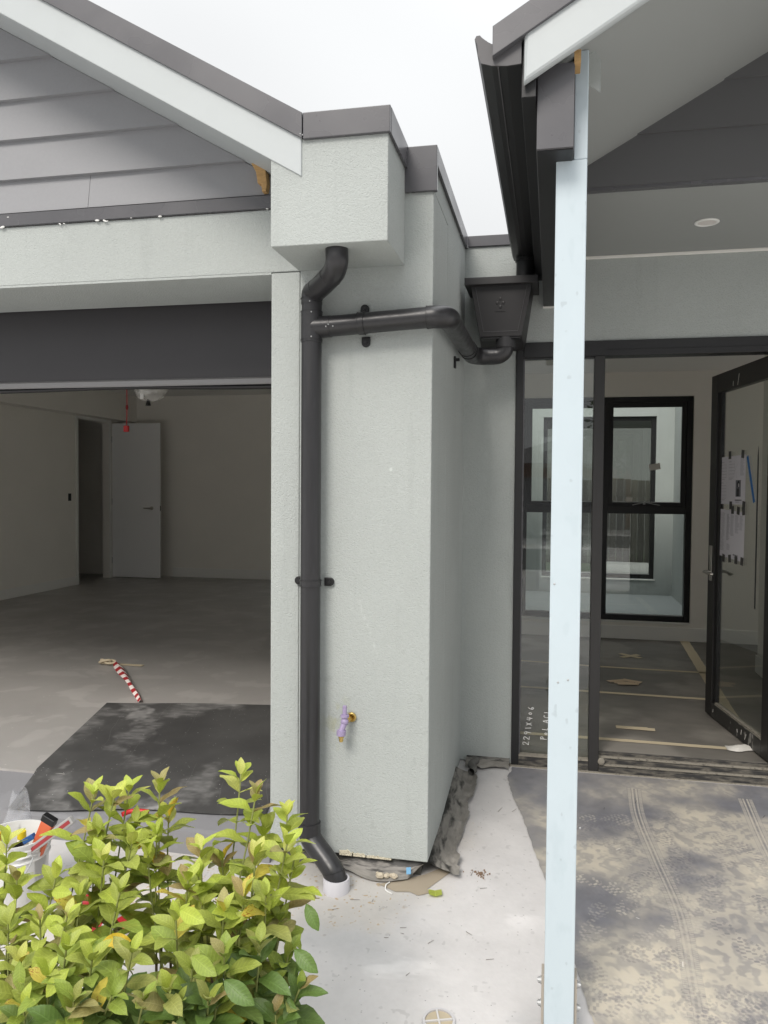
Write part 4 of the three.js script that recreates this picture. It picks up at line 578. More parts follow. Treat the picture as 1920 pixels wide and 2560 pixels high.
{
  const t = windowThing('entry_window', 'dark framed awning window in the back wall of the entry', -0.301, 1.331, 0.277, 2.481, EB - 0.03, 1.335, M.glass, true);
  const st = (px, py, w, h, a) => { const p = at(px, py, 'z', EB - 0.07); part(t, 'sticker', box(-w / 2, w / 2, -h / 2, h / 2, -0.001, 0.001).rotateZ(a).translate(p.x, p.y, EB - 0.072), M.cloth, 'small white paper stuck to the glass'); }; st(1637, 1167, 0.105, 0.062, 0.15); st(1573, 1249, 0.06, 0.045, -0.03);
  { const g = thing('added_sliding_door', 'unseen glazed sliding door added in the garage back wall to let light in', 'door'), z = -12.03; for (const x of [-3.799, -2.52, -1.241]) part(g, 'stile', box(x, x + 0.04, 0.071, 2.449, z - 0.03, z + 0.02, 0.002), M.black); part(g, 'head', box(-3.758, -1.242, 2.41, 2.449, z - 0.029, z + 0.019), M.black); part(g, 'pane', box(-3.758, -2.521, 0.071, 2.409, z - 0.006, z), M.glass); part(g, 'pane', box(-2.479, -1.242, 0.071, 2.409, z - 0.006, z), M.glass); }  // door added out of view so daylight brightens the garage
  { const g = thing('added_side_window', 'unseen side window added between garage and courtyard to let light in', 'window'); for (const z of [-10.6985, -9.73, -8.7415]) part(g, 'frame', box(-0.80, -0.72, 0.951, 2.449, z, z + 0.04, 0.002), M.black); part(g, 'pane', box(-0.763, -0.757, 0.951, 2.449, -10.658, -9.7305), M.glass); part(g, 'pane', box(-0.763, -0.757, 0.951, 2.449, -9.6895, -8.742), M.glass); }  // extra opening, hidden from the camera, lighting the garage walls
  windowThing('courtyard_window', 'dark framed window across the courtyard seen through the entry', -0.12, 1.345, 0.37, 2.534, -11.05, 1.30, M.glass, false);
}
{ const t = thing('added_pergola', 'flat patio roof on posts added behind the courtyard window for shade', 'patio roof'); part(t, 'roof_sheet', box(-0.7, 3.5, 2.7, 2.78, -15.6, -11.21), M.boardDark); for (const x of [-0.65, 3.35]) part(t, 'post', box(x, x + 0.1, 0, 2.699, -15.5, -15.4, 0.003), M.cap); }  // roof added to keep the garden near the window in shade
// back garden seen through the two windows
struct('garden_lawn', sheet(10, 10, (u, v) => [lerp(-8, 8, u), 0.0 + 0.03 * Math.sin(u * 20) * Math.sin(v * 14), lerp(-24, -11.3, v)]), mat(0.05, 0.075, 0.03, 0.95, { map: tex(256, 256, 1.2, (u, v) => { const k = 0.6 + 0.9 * fbm(u, v, 12, 4, 5); return [k, k, k]; }) }));
struct('garden_path', prismX([[-17, 0.02], [-17, 0.05], [-11.4, 0.05], [-11.4, 0.02]], -0.9, 0.35).rotateY(-0.12), mat(0.42, 0.41, 0.38, 0.9, { map: smudge }));
{
  const t = thing('paling_fence', 'grey timber paling fence at the back of the garden', 'fence'), m = [mat(0.075, 0.07, 0.06, 0.9), mat(0.09, 0.083, 0.07, 0.9), mat(0.065, 0.06, 0.052, 0.9)];
  for (let i = 0; i < 56; i++) part(t, 'paling', box(-4 + i * 0.14, -3.868 + i * 0.14, 0, 1.75 + 0.02 * Math.sin(i * 7), -17.02 - 0.012 * (i % 2), -17.0 - 0.012 * (i % 2)), m[i % 3]);
  for (const y of [0.4, 1.4]) part(t, 'rail', box(-4, 3.85, y, y + 0.08, -17.11, -17.04), m[0]);
}
function gardenTree(name, label, x, z, h, r, seed, n) {
  const t = thing(name, label, 'tree', null, [x, groundY(z), z]), R = rng(seed);
  part(t, 'trunk', rod(V(0, 0, 0), V(0.1, h * 0.6, 0), 0.09, 0.05, 8), mat(0.09, 0.07, 0.05, 0.95));
  for (let i = 0; i < 5; i++) part(t, 'limb', rod(V(0.06, h * (0.3 + 0.06 * i), 0), V(Math.cos(i * 1.4) * r * 0.7, h * (0.62 + 0.06 * i), Math.sin(i * 1.4) * r * 0.7), 0.035, 0.012, 6), mat(0.09, 0.07, 0.05, 0.95));
  const pos = [], lf = V(), ax = V();
  for (let i = 0; i < n; i++) { const a = R() * 6.283, b = Math.acos(2 * R() - 1), q = Math.pow(R(), 0.4) * r * (0.75 + 0.35 * Math.sin(a * 3 + b * 4)); const c = V(Math.sin(b) * Math.cos(a) * q, h * 0.72 + Math.cos(b) * q * 0.8, Math.sin(b) * Math.sin(a) * q), s = (0.07 + R() * 0.08) * Math.max(1, h / 2.8), e = new THREE.Euler(R() * 6, R() * 6, R() * 6); for (const v of [[0, 0, 0], [-0.35, 0.5, 0.1], [0, 1, 0], [0, 0, 0], [0, 1, 0], [0.35, 0.5, 0.1]]) { lf.set(...v).multiplyScalar(s).applyEuler(e).add(c); pos.push(lf.x, lf.y, lf.z); } }
  const g = new THREE.BufferGeometry(); g.setAttribute('position', new THREE.Float32BufferAttribute(pos, 3)); g.computeVertexNormals(); const cr = part(t, 'crown', g, mat(0.06, 0.10, 0.03, 0.7)); cr.userData.kind = 'stuff';
}
gardenTree('garden_tree', 'leafy tree before the back paling fence', -1.3, -16.2, 2.9, 0.9, 4, 2600);
{ const t = thing('rear_house', 'grey house wall rising behind the back paling fence', 'house'); part(t, 'wall', box(-8, 8, 0, 4.2, -25, -20), mat(0.16, 0.165, 0.16, 0.9)); part(t, 'roof', box(-8.5, 8.5, 4.2, 4.4, -25.5, -19.5), M.cap); }

// tape, rag and marks on the entry floor
{
  const y = F + 0.0025, strip = (pts, w, label) => { const c = new THREE.CatmullRomCurve3(pts.map(([a, b]) => { const p = at(a, b, 'y', F); return V(p.x, y, p.z); }), false, 'catmullrom', 0.1), R = rng(pts[0][0]); solo('masking_tape', sheet(1, 40, (u, v) => { const p = c.getPoint(v), q = c.getTangent(v); const n = V(-q.z, 0, q.x).normalize().multiplyScalar((u - 0.5) * w * (0.94 + 0.12 * R())); return [p.x + n.x, y, p.z + n.z]; }), M.tape, label, 'tape', 'tape on the entry floor'); };
  strip([[1290, 1651], [1501, 1667], [1770, 1683]], 0.05, 'tan masking tape line across the floor, next one out from the cross mark');
  strip([[1290, 1716], [1501, 1731], [1770, 1749]], 0.05, 'middle tan masking tape line across the entry floor');
  strip([[1290, 1832], [1498, 1847], [1822, 1872]], 0.05, 'tan masking tape line across the floor just inside the door sill');
  strip([[1711, 1603], [1740, 1650], [1772, 1700], [1800, 1745], [1850, 1826]], 0.085, 'wide tan masking tape running along the floor towards the window');
  strip([[1500, 1592], [1524, 1594]], 0.06, 'short tape end against the skirting under the window');
  const cross = thing('tape_cross', 'small tan cross of masking tape on the entry floor', 'tape'), p = at(1575, 1641, 'y', F);
  part(cross, 'tape_strip', box(-0.11, 0.11, 0, 0.002, -0.028, 0.028).rotateY(0.75).translate(p.x, y, p.z), M.tape); part(cross, 'tape_strip', box(-0.11, 0.11, 0, 0.002, -0.028, 0.028).rotateY(-0.75).translate(p.x, y + 0.0025, p.z), M.tape);
  const pa = thing('tape_patch', 'ragged patch of overlapping tan tape on the entry floor', 'tape'), q = at(1560, 1707, 'y', F);
  [[0, 0, 0.1], [0.03, 0.03, -0.2], [-0.05, -0.03, 0.5], [0.06, -0.04, -0.5], [0.02, 0.06, 0.15]].forEach(([a, b, r], i) => part(pa, 'tape_strip', box(-0.075, 0.075, 0, 0.001, -0.03, 0.03).rotateY(r).translate(q.x + a, y + i * 0.0018, q.z + b), mat(0.60, 0.47, 0.33, 0.8)));
  const r = at(1586, 1821, 'y', F); const sp = thing('tape_bar', 'short wide bar of tan tape near the entry sill', 'tape'); part(sp, 'tape_strip', box(-0.11, 0.08, 0, 0.0015, -0.026, 0.026).rotateY(0.01).translate(r.x, y, r.z), M.tape); part(sp, 'tape_strip', box(-0.07, 0.11, 0, 0.0015, -0.025, 0.025).rotateY(-0.04).translate(r.x + 0.01, y + 0.002, r.z + 0.012), M.tape);
  const k = at(1850, 1874, 'y', F); solo('rag', (() => { const g = sheet(24, 16, (u, v) => [k.x + (u - 0.5) * 0.15, F + 0.006 + 0.028 * Math.pow(Math.sin(u * Math.PI) * Math.sin(v * Math.PI), 0.7) * (0.6 + 0.5 * fbm(u, v, 6, 3, 4)), k.z + (v - 0.5) * 0.08 + 0.02 * Math.sin(u * 5)]); return g; })(), M.cloth, 'crumpled white rag on the floor under the open door', 'rag');
}

// ---------------------------------------------------------------- loose membrane and bits round the pier foot
{
  const mm = mat(1, 1, 1, 0.5, { map: tex(512, 512, 0.5, (u, v) => { const a = sstep(0.36, 0.62, 0.62 * v + 0.75 * (fbm(u, v, 8, 5, 4) - 0.22)), b = fbm(u, v, 12, 3, 9), k = lerp(0.018, 0.30, a * (0.5 + 0.5 * b)); return [k, k * 0.94, k * 0.85]; }) });
  const R = rng(9), bot = [[-0.905, -3.335], [-0.846, -3.312], [-0.79, -3.285], [-0.727, -3.268], [-0.66, -3.27], [-0.611, -3.285], [-0.565, -3.31], [-0.525, -3.325]];
  const bc = new THREE.CatmullRomCurve3(bot.map(([x, z]) => V(x, 0, z)));
  solo('membrane_flap', sheet(40, 12, (u, v) => { const b = bc.getPoint(u), z = lerp(P - 0.03, b.z, Math.pow(v, 1.5)), gy = groundY(z), lift = u > 0.80 ? (u - 0.80) * 0.30 : 0; const y = lerp(-0.03, groundY(b.z) + 0.010 + lift, v) - 0.006 * Math.sin(v * Math.PI) + 0.003 * Math.sin(u * 11) * v; return [lerp(lerp(-0.93, -0.50, u), b.x, v), Math.max(y, gy + 0.006), z, u * 0.5, v * 0.5]; }), mm, 'dirty black membrane flap sticking out under the front of the pier', 'membrane');
  solo('membrane_flap', sheet(16, 90, (u, v) => { const z = lerp(-3.375, -4.35, v), n1 = fbmA(0.3, v, 2, 9, 4, 5), n2 = fbmA(u, v, 3, 16, 3, 8), n3 = fbmA(u, v, 6, 34, 2, 18), w = 0.075 + 0.075 * n1 + (v < 0.06 ? 0.02 : 0), x = lerp(XR - 0.03, XR + w, u), gy = groundY(z); const y = gy + 0.008 + 0.055 * Math.pow(1 - u, 1.4) + 0.040 * (n2 - 0.35) * u + 0.005 * (n3 - 0.5) + 0.02 * sstep(0.85, 1, u) * n1; return [x + 0.02 * (n2 - 0.5) * u, Math.max(y, gy + 0.006), z + 0.03 * u + 0.02 * (n3 - 0.5) * u, v * 0.83 + 0.05 * u, 0.1 + u * 0.38]; }), mm, 'long rumpled grey membrane strip along the side of the pier', 'membrane');
  solo('membrane_flap', sheet(24, 8, (u, v) => { const x = lerp(-0.46, -0.215, u), z = lerp(ENT - 0.02, ENT + 0.11 + 0.02 * Math.sin(u * 6), v), gy = groundY(z); return [x, gy + 0.008 + 0.03 * (1 - v) + 0.035 * fbmA(u, v, 5, 3, 3, 6) * v, z + 0.03 * (fbmA(u, 0.2, 6, 2, 2, 3) - 0.5) * v, u * 0.3, 0.12 + v * 0.35]; }), mm, 'crumpled dark membrane scrap against the foot of the entry wall', 'membrane');
  const roll = []; for (let i = 0; i <= 8; i++) roll.push(V(-0.41 + 0.01 * Math.sin(i), 0.03 + 0.008 * i / 8, -4.30 - i * 0.022)); solo('membrane_roll', bend(roll, 0.02, 20, 12), mat(0.10, 0.098, 0.09, 0.8), 'small rolled membrane edge in the corner beside the entry wall', 'membrane');
  // stones on the flap
  [[-0.70, 0.02], [-0.672, 0.016], [-0.64, 0.018], [-0.655, 0.012], [-0.715, 0.010]].forEach(([x, s], i) => { const g = new THREE.DodecahedronGeometry(s, 0).scale(1, 0.7, 0.8).rotateY(i * 1.3); solo('mortar_crumb', g.translate(x, groundY(-3.285) + 0.024, -3.283 - 0.004 * i), mat(0.50, 0.44, 0.34, 0.95), ['largest pale mortar crumb on the membrane flap', 'pale mortar crumb beside the largest one on the membrane', 'flat pale mortar crumb near the folded end of the membrane', 'tiny mortar crumb between the larger ones on the membrane', 'tiny brown mortar crumb next to the largest one'][i], 'rubble', 'crumbs on the membrane flap'); });
  solo('blue_scrap', box(-0.01, 0.01, -0.012, 0.016, -0.001, 0.001).rotateX(-0.7).rotateZ(0.2).translate(-0.578, groundY(-3.3) + 0.047, -3.297), mat(0.12, 0.30, 0.48, 0.6), 'scrap of blue tape on the membrane flap', 'tape');
  // damp sand patch showing in front of the pier
  const patch = new THREE.Shape(); const pts = [[-0.70, -3.255], [-0.62, -3.215], [-0.56, -3.225], [-0.52, -3.205], [-0.475, -3.235], [-0.49, -3.26], [-0.41, -3.40], [-0.44, -3.44], [-0.52, -3.36]]; pts.forEach(([x, z], i) => i ? patch.lineTo(x, -z) : patch.moveTo(x, -z));
  const pg = new THREE.ShapeGeometry(patch).rotateX(-Math.PI / 2), pa = pg.attributes.position; for (let i = 0; i < pa.count; i++) pa.setY(i, groundY(pa.getZ(i)) + 0.003); pg.computeVertexNormals();
  struct('sand_patch', pg, mat(0.34, 0.29, 0.22, 0.95, { map: smudge }));
  const w = onGround(968, 2208); solo('white_cable', bend([V(-0.655, groundY(-3.26) + 0.008, -3.27), V(-0.665, groundY(-3.24) + 0.012, -3.24), V(-0.66, groundY(-3.21) + 0.005, -3.215), V(-0.63, groundY(-3.19) + 0.004, -3.195)], 0.0028, 20, 6), M.white, 'short curl of white cable under the membrane flap', 'cable');
  // twigs and grit on the concrete
  const tw = [[1177, 2190, 0.04, 1.4], [1200, 2222, 0.03, 0.3], [930, 2255, 0.02, 1.5], [830, 2275, 0.025, 0.5], [875, 2250, 0.04, 0.2], [1000, 2320, 0.025, 0.2], [1070, 2360, 0.03, 0.9], [1010, 2336, 0.015, 2.9], [960, 2345, 0.018, 0.2], [1165, 2330, 0.03, -0.6], [1215, 2400, 0.03, 0.3], [1015, 2440, 0.02, 1.0], [1245, 2030, 0.05, 1.2], [1280, 2030, 0.04, 1.0]];
  tw.forEach(([px, py, l, a], i) => { const p = onGround(px, py, 0.002), d = V(Math.cos(a) * l, 0.001, -Math.sin(a) * l); solo('twig', rod(V(p.x, p.y + 0.002, p.z), V(p.x + d.x, groundY(p.z + d.z) + 0.004, p.z + d.z), 0.0011, 0.0007, 5), mat(0.20, 0.18, 0.16, 0.9), 'thin dark twig lying on the pale concrete', 'twig', 'twigs on the concrete'); });
  const dr = onGround(1200, 2185), RR = rng(41); const dirt = []; for (let i = 0; i < 46; i++) { const a = RR() * 6.28, q = RR() * RR() * 0.07; const x = dr.x + Math.cos(a) * q * 1.5, z = dr.z + Math.sin(a) * q; dirt.push(new THREE.TetrahedronGeometry(0.002 + RR() * 0.005).rotateX(RR() * 3).translate(x, groundY(z) + 0.003, z)); }
  const dm = part(scene, numbered('soil_crumbs'), merge(dirt), mat(0.22, 0.15, 0.10, 0.95)); dm.userData = { kind: 'stuff', label: 'scatter of brown soil crumbs on the pale concrete', category: 'soil' };
}
{ // round drain cap
  const p = onGround(1097, 2556), t = thing('drain_cap', 'round plastic drain cap with cross ribs set in the concrete', 'drain cap', null, [p.x, groundY(p.z) + 0.003, p.z]); t.rotation.x = Math.atan(0.088);
  part(t, 'rim', toCreasedNormals(new THREE.LatheGeometry([[0.046, 0.0], [0.046, 0.007], [0.054, 0.007], [0.056, 0.0]].map((q) => new THREE.Vector2(...q)), 40), 0.5), mat(0.5, 0.49, 0.50, 0.6));
  part(t, 'disc', new THREE.CylinderGeometry(0.0458, 0.0458, 0.002, 32), mat(0.42, 0.36, 0.26, 0.9)); for (const a of [0.3, 0.3 + Math.PI / 2]) part(t, 'rib', box(-0.0455, 0.0455, 0.0012, 0.0068 + a * 0.0002, -0.003, 0.003).rotateY(a), mat(0.55, 0.54, 0.53, 0.6));
}

// ---------------------------------------------------------------- bucket of tools and the gear behind the shrubs
{
  const c = V(-2.14, 0.15, -2.83), gy = groundY(c.z), H = c.y - gy, t = thing('plastic_bucket', 'white plastic bucket of tools standing before the garage', 'bucket', null, [c.x, gy + 0.002, c.z]);
  const pr = [[0, 0.004], [0.105, 0.004], [0.11, 0.0], [0.115, 0.006], [0.127, H * 0.72], [0.134, H * 0.74], [0.128, H * 0.76], [0.134, H * 0.82], [0.129, H * 0.84], [0.135, H * 0.9], [0.131, H * 0.92], [0.139, H * 0.97], [0.140, H], [0.134, H], [0.124, H * 0.7], [0.108, 0.012], [0, 0.012]];
  part(t, 'body', toCreasedNormals(new THREE.LatheGeometry(pr.map((p) => new THREE.Vector2(...p)), 48), 0.7), mat(0.70, 0.70, 0.68, 0.45, { map: tex(256, 256, 0, (u, v) => { const a = sstep(0.66, 0.8, fbm(u, v, 12, 4, 5)), k = 1 - 0.45 * a; return [k, k, k]; }) }));
  const hd = []; for (let i = 0; i <= 14; i++) { const a = Math.PI * (0.02 + 0.96 * i / 14); hd.push(V(Math.cos(a) * 0.142, H * 0.88 - Math.sin(a) * 0.13, Math.sin(a) * 0.06 + 0.08)); } part(t, 'handle', bend(hd, 0.003, 40, 6), M.galv);
  const tool = (n, l, cat, a, b, w, d, m, ex = 0) => { const dir = b.clone().sub(a), L = dir.length(), o = thing(n, l, cat); o.position.copy(a); o.quaternion.setFromUnitVectors(V(0, 1, 0), dir.clone().normalize()); part(o, 'shaft', box(-w / 2, w / 2, 0, L, -d / 2, d / 2, Math.min(w, d) * 0.2), m); return [o, L]; };
  const z = c.z, A = (x, y) => at(x / 3.318, 1900 + y / 3.318, 'z', z + 0.02);
  let [o, L] = tool('spirit_level', 'orange spirit level with black end leaning out of the bucket', 'level', V(-2.09, -0.02, z), A(400, 520), 0.055, 0.025, mat(0.62, 0.13, 0.05, 0.5)); part(o, 'end_cap', box(-0.03, 0.03, L, L + 0.03, -0.015, 0.015, 0.004), M.black); part(o, 'vial', new THREE.CylinderGeometry(0.018, 0.018, 0.027, 20).rotateX(Math.PI / 2).translate(0, L - 0.12, 0), mat(0.4, 0.5, 0.3, 0.3));
  [o, L] = tool('straight_edge', 'grey and red straight edge sticking out of the bucket', 'level', V(-2.16, 0.02, z + 0.05), A(640, 465).add(V(0, 0, 0.03)), 0.032, 0.022, mat(0.34, 0.33, 0.32, 0.5)); part(o, 'red_face', box(-0.007, 0.007, 0.02, L - 0.01, 0.0112, 0.0125), mat(0.30, 0.03, 0.035, 0.55));
  [o, L] = tool('chisel', 'blue and black handled tool in the bucket', 'tool', A(60, 760), A(275, 632), 0.022, 0.022, M.black); part(o, 'tip', box(-0.0112, 0.0112, L - 0.05, L + 0.006, -0.0112, 0.0112, 0.003), mat(0.03, 0.10, 0.28, 0.5));
  const yb = A(128, 650), bt = thing('glue_bottle', 'small bottle with yellow cap standing in the bucket', 'bottle', null, [yb.x, yb.y - 0.1, z - 0.02]); part(bt, 'body', new THREE.LatheGeometry([[0, 0], [0.026, 0], [0.026, 0.06], [0.012, 0.085], [0, 0.085]].map((p) => new THREE.Vector2(...p)), 20), mat(0.72, 0.70, 0.62, 0.4)); part(bt, 'cap', new THREE.CylinderGeometry(0.017, 0.018, 0.03, 20).translate(0, 0.098, 0), mat(0.72, 0.55, 0.02, 0.45));
  const yl = A(8, 640); [o, L] = tool('yellow_trowel', 'yellow handled tool at the bucket rim', 'tool', V(yl.x - 0.02, 0.0, z + 0.03), V(yl.x, yl.y + 0.03, z + 0.04), 0.03, 0.024, mat(0.72, 0.50, 0.03, 0.45));
  const bp = at(40, 2025, 'z', -2.98); const g = sheet(16, 20, (u, v) => { const a = u * 6.283, r = 0.05 * (1 - 0.75 * v) * (1 + 0.5 * (fbm(u, v, 6, 2, 3) - 0.5)) + 0.012 * v; return [bp.x + Math.cos(a) * r * 1.3 + 0.02 * v, bp.y - 0.075 + 0.16 * v + 0.01 * Math.sin(a * 3), -2.985 + Math.sin(a) * r]; });
  solo('plastic_bag', toCreasedNormals(g, 0.5), new THREE.MeshPhysicalMaterial({ color: lin(0.90, 0.91, 0.93), roughness: 0.2, transmission: 0.88, thickness: 0, side: THREE.DoubleSide }), 'crumpled clear plastic bag poking up behind the bucket', 'plastic bag');
  const rc = V(-1.897, 0.04, -3.36); solo('red_clamp', bend([V(-1.95, 0.045, -3.33), V(-1.925, 0.05, -3.36), V(-1.88, 0.052, -3.37), V(-1.84, 0.05, -3.375)], 0.011, 20, 10).scale(1, 1, 1), mat(0.52, 0.02, 0.02, 0.45), 'small curved red tool handle on the edge of the mat', 'tool');
  // power tool half hidden by the leaves
  const pp = onGround(245, 2330), pt = thing('power_drill', 'red and black cordless drill lying behind the shrub leaves', 'drill', null, [pp.x, pp.y + 0.004, pp.z]); pt.rotation.y = 0.5; pt.scale.setScalar(0.9); const red = mat(0.36, 0.02, 0.025, 0.45);
  part(pt, 'motor_body', rod(V(-0.06, 0.13, 0), V(0.09, 0.13, 0), 0.036, 0.033, 20), red); part(pt, 'chuck', rod(V(0.09, 0.13, 0), V(0.15, 0.13, 0), 0.026, 0.014, 18), M.black); part(pt, 'grip', box(-0.05, -0.01, 0.03, 0.11, -0.018, 0.018, 0.012), M.black); part(pt, 'battery', box(-0.08, 0.03, 0.0, 0.045, -0.035, 0.035, 0.008), red); part(pt, 'tail_cap', new THREE.SphereGeometry(0.036, 16, 10).scale(0.6, 1, 1).translate(-0.06, 0.13, 0), M.black);
  const jp = onGround(320, 2350), jt = thing('charger', 'grey and red battery charger behind the shrub stems', 'charger', null, [jp.x, jp.y + 0.004, jp.z]); jt.rotation.y = -0.4; part(jt, 'case', box(-0.09, 0.09, 0, 0.06, -0.06, 0.06, 0.012), mat(0.36, 0.35, 0.34, 0.5)); part(jt, 'panel', box(-0.05, 0.05, 0.0602, 0.072, -0.04, 0.04, 0.004), red);
}

// ---------------------------------------------------------------- shrubs
const leafTex = tex(128, 256, 0, (u, v) => { // pale midrib and side veins, faint blister between them
  const x = Math.abs(u - 0.5) * 2, mid = 1 - sstep(0.02, 0.07, x), ph = mod(v * 9 - x * 1.5, 1), vein = (1 - sstep(0.03, 0.10, Math.abs(ph - 0.5))) * (1 - sstep(0.75, 1, x)), b = fbm(u, v, 14, 3, 6), k = 0.80 + 0.20 * (b - 0.5) + 0.42 * mid + 0.20 * vein; return [k * 1.0, k, k * 0.92];
});
const spotTex = tex(128, 256, 0, (u, v) => { const x = Math.abs(u - 0.5) * 2, mid = 1 - sstep(0.02, 0.07, x), s = sstep(0.60, 0.68, fbm(u, v, 16, 3, 12)) * sstep(0.3, 0.9, v); return [lerp(0.95, 0.45, s) + 0.1 * mid, lerp(0.85, 0.12, s) + 0.1 * mid, lerp(0.7, 0.05, s)]; });
const leafBump = tex(128, 256, 0, (u, v) => { const x = Math.abs(u - 0.5) * 2, ph = mod(v * 9 - x * 1.5, 1); return 0.5 + 0.4 * Math.abs(ph - 0.5) - 0.3 * (1 - sstep(0.0, 0.1, x)); }, true);
const leafMat = (r, g, b, rough = 0.5, map = leafTex) => new THREE.MeshPhysicalMaterial({ color: lin(r, g, b), map, bumpMap: leafBump, bumpScale: 0.0012, roughness: rough, transmission: 0.28, thickness: 0, specularIntensity: 0.6, side: THREE.DoubleSide });
const LM = { tip: [leafMat(0.60, 0.66, 0.13), leafMat(0.54, 0.64, 0.11), leafMat(0.62, 0.64, 0.18)], young: [leafMat(0.47, 0.56, 0.085), leafMat(0.50, 0.57, 0.11), leafMat(0.42, 0.48, 0.10)], mid: [leafMat(0.31, 0.40, 0.07), leafMat(0.36, 0.42, 0.085), leafMat(0.36, 0.38, 0.11)], old: [leafMat(0.14, 0.23, 0.055, 0.42), leafMat(0.18, 0.26, 0.07, 0.42), leafMat(0.12, 0.19, 0.05, 0.42)], bronze: [leafMat(0.42, 0.33, 0.15), leafMat(0.42, 0.38, 0.16)], yellow: [leafMat(0.74, 0.52, 0.04)], spot: [leafMat(0.55, 0.52, 0.10, 0.5, spotTex)] };
const leafGeos = [0, 1, 2, 3, 4].map((k) => { const R = rng(100 + k), bendA = 0.35 + 0.55 * R(), fold = 0.05 + 0.12 * R(), wave = 0.03 + 0.03 * R(), tw = (R() - 0.5) * 0.5;
  return sheet(4, 6, (u, v) => { const s = (u - 0.5) * 2, w = 0.235 * Math.pow(Math.sin(Math.PI * Math.pow(clamp(v * 0.985 + 0.008), 1.02)), 0.72), a = tw * v; let x = s * w, z = Math.abs(s) * w * fold * 2 - bendA * v * v * 0.5 + wave * Math.sin(v * 10 + k) * s * s * 0.7; return [x * Math.cos(a), v * (1 - 0.12 * bendA * v), z + x * Math.sin(a), u, v]; }); });
const stemMat = [mat(0.19, 0.14, 0.085, 0.8), mat(0.22, 0.24, 0.075, 0.7)];
function shrub(label, base, shoots, seed, extras) {
  const t = thing('leafy_shrub', label, 'shrub', 'shrubs before the garage', base), R = rng(seed), B = V(...base), all = [];
  const J = rng(seed + 7), fill = shoots.filter((_, i) => i % 2 === 0).flatMap(([px, py, z, age, n]) => [[px + (J() - 0.5) * 90, py + 60 + J() * 90, z + (J() - 0.35) * 0.16, age + 0.3, Math.max(4, n - 2)]]);
  for (const [px, py, z, age, n] of [...shoots, ...fill]) {
    const tip = at(px, py, 'z', z).sub(B), foot = V((R() - 0.5) * 0.22 + tip.x * 0.25, 0, (R() - 0.5) * 0.18 + tip.z * 0.2), mid = foot.clone().lerp(tip, 0.5).add(V((R() - 0.5) * 0.05 + (tip.x - foot.x) * 0.12, -0.02, (R() - 0.5) * 0.05));
    const c = new THREE.CatmullRomCurve3([foot, mid, tip.clone().lerp(mid, 0.25).add(V((R() - 0.5) * 0.012, -0.01, (R() - 0.5) * 0.012)), tip]), len = c.getLength();
    const sub = (a, b, r0, r1, m) => { const pts = []; for (let i = 0; i <= 6; i++) pts.push(c.getPointAt(lerp(a, b, i / 6))); const g = new THREE.TubeGeometry(new THREE.CatmullRomCurve3(pts), 8, r0, 6), pa = g.attributes.position; part(t, 'stem', g, m); }; sub(0, 0.55, 0.0045, 0.004, stemMat[0]); sub(0.55, 1, 0.0026, 0.002, stemMat[1]);
    let s = 0.004, az = R() * 6.28;
    for (let i = 0; i < n; i++) {
      const u = 1 - s / len; if (u < 0.12) break; const p = c.getPointAt(u), T = c.getTangentAt(u), f = i / 8, A = age + f;
      for (const side of i === 0 ? [0, 1, 2] : [0, 1]) {
        const a = az + side * (i === 0 ? 2.1 : Math.PI) + (R() - 0.5) * 0.5, rad = V(Math.cos(a), 0, Math.sin(a)); rad.addScaledVector(T, -rad.dot(T)).normalize();
        const open = lerp(0.50, 1.45, clamp(f * 1.5)) + (R() - 0.5) * 0.45 + (i === 0 ? -0.15 : 0), dir = T.clone().multiplyScalar(Math.cos(open)).addScaledVector(rad, Math.sin(open)); dir.y -= 0.12 * f; dir.normalize();
        const L = lerp(0.058, 0.120, Math.pow(clamp(f * 2.1 + 0.02), 0.8)) * (0.82 + 0.36 * R()) * (side && i > 1 ? 1 : 0.94);
        const r = R(); let set = A < 0.22 ? 'tip' : A < 0.62 ? 'young' : A < 1.05 ? 'mid' : 'old'; if (A < 0.3 && r < 0.22) set = 'bronze'; else if (r > 0.994) set = 'yellow'; else if (r > 0.975) set = 'spot'; else if (A > 0.35 && r < 0.06) set = 'bronze'; else if (r > 0.84) set = A > 0.8 ? 'mid' : 'young';
        all.push({ p: p.clone(), dir, T: T.clone().lerp(V(0.1, 1, 0.25), 0.45).normalize(), L, set, k: Math.floor(R() * 5), m: R(), roll: (R() - 0.5) * 0.7 });
      }
      s += 0.018 + 0.009 * i + R() * 0.006; az += Math.PI / 2 + (R() - 0.5) * 0.4;
    }
  }
  for (const [px, py, z, dx, dy, dz, L, set] of extras ?? []) all.push({ p: at(px, py, 'z', z).sub(B), dir: V(dx, dy, dz).normalize(), T: V(0, 0.6, 0.8), L, set, k: 1, m: 0.2, roll: 0 });
  const place = (l) => { const y = l.dir, zz = l.T.clone().addScaledVector(y, -l.T.dot(y)); if (zz.lengthSq() < 1e-4) zz.set(0, 1, 0).addScaledVector(y, -y.y); zz.normalize().applyAxisAngle(y, l.roll); const x = y.clone().cross(zz), m = new THREE.Matrix4().makeBasis(x, y, zz); m.scale(V(l.L, l.L, l.L)); m.setPosition(l.p.clone().addScaledVector(y, 0.002)); return m; };
  all.forEach((l, i) => { const set = LM[l.set]; l.mat = set[Math.floor(l.m * set.length) % set.length]; });
  const cam = camera.position; all.sort((a, b) => b.L / b.p.clone().add(B).distanceTo(cam) - a.L / a.p.clone().add(B).distanceTo(cam));
  all.slice(0, 298).forEach((l) => { const o = part(t, 'leaf', leafGeos[l.k], l.mat); place(l).decompose(o.position, o.quaternion, o.scale); });
  const rest = {}; all.slice(298).forEach((l) => (rest[l.mat.uuid] ??= { m: l.mat, g: [] }).g.push(leafGeos[l.k].clone().applyMatrix4(place(l))));
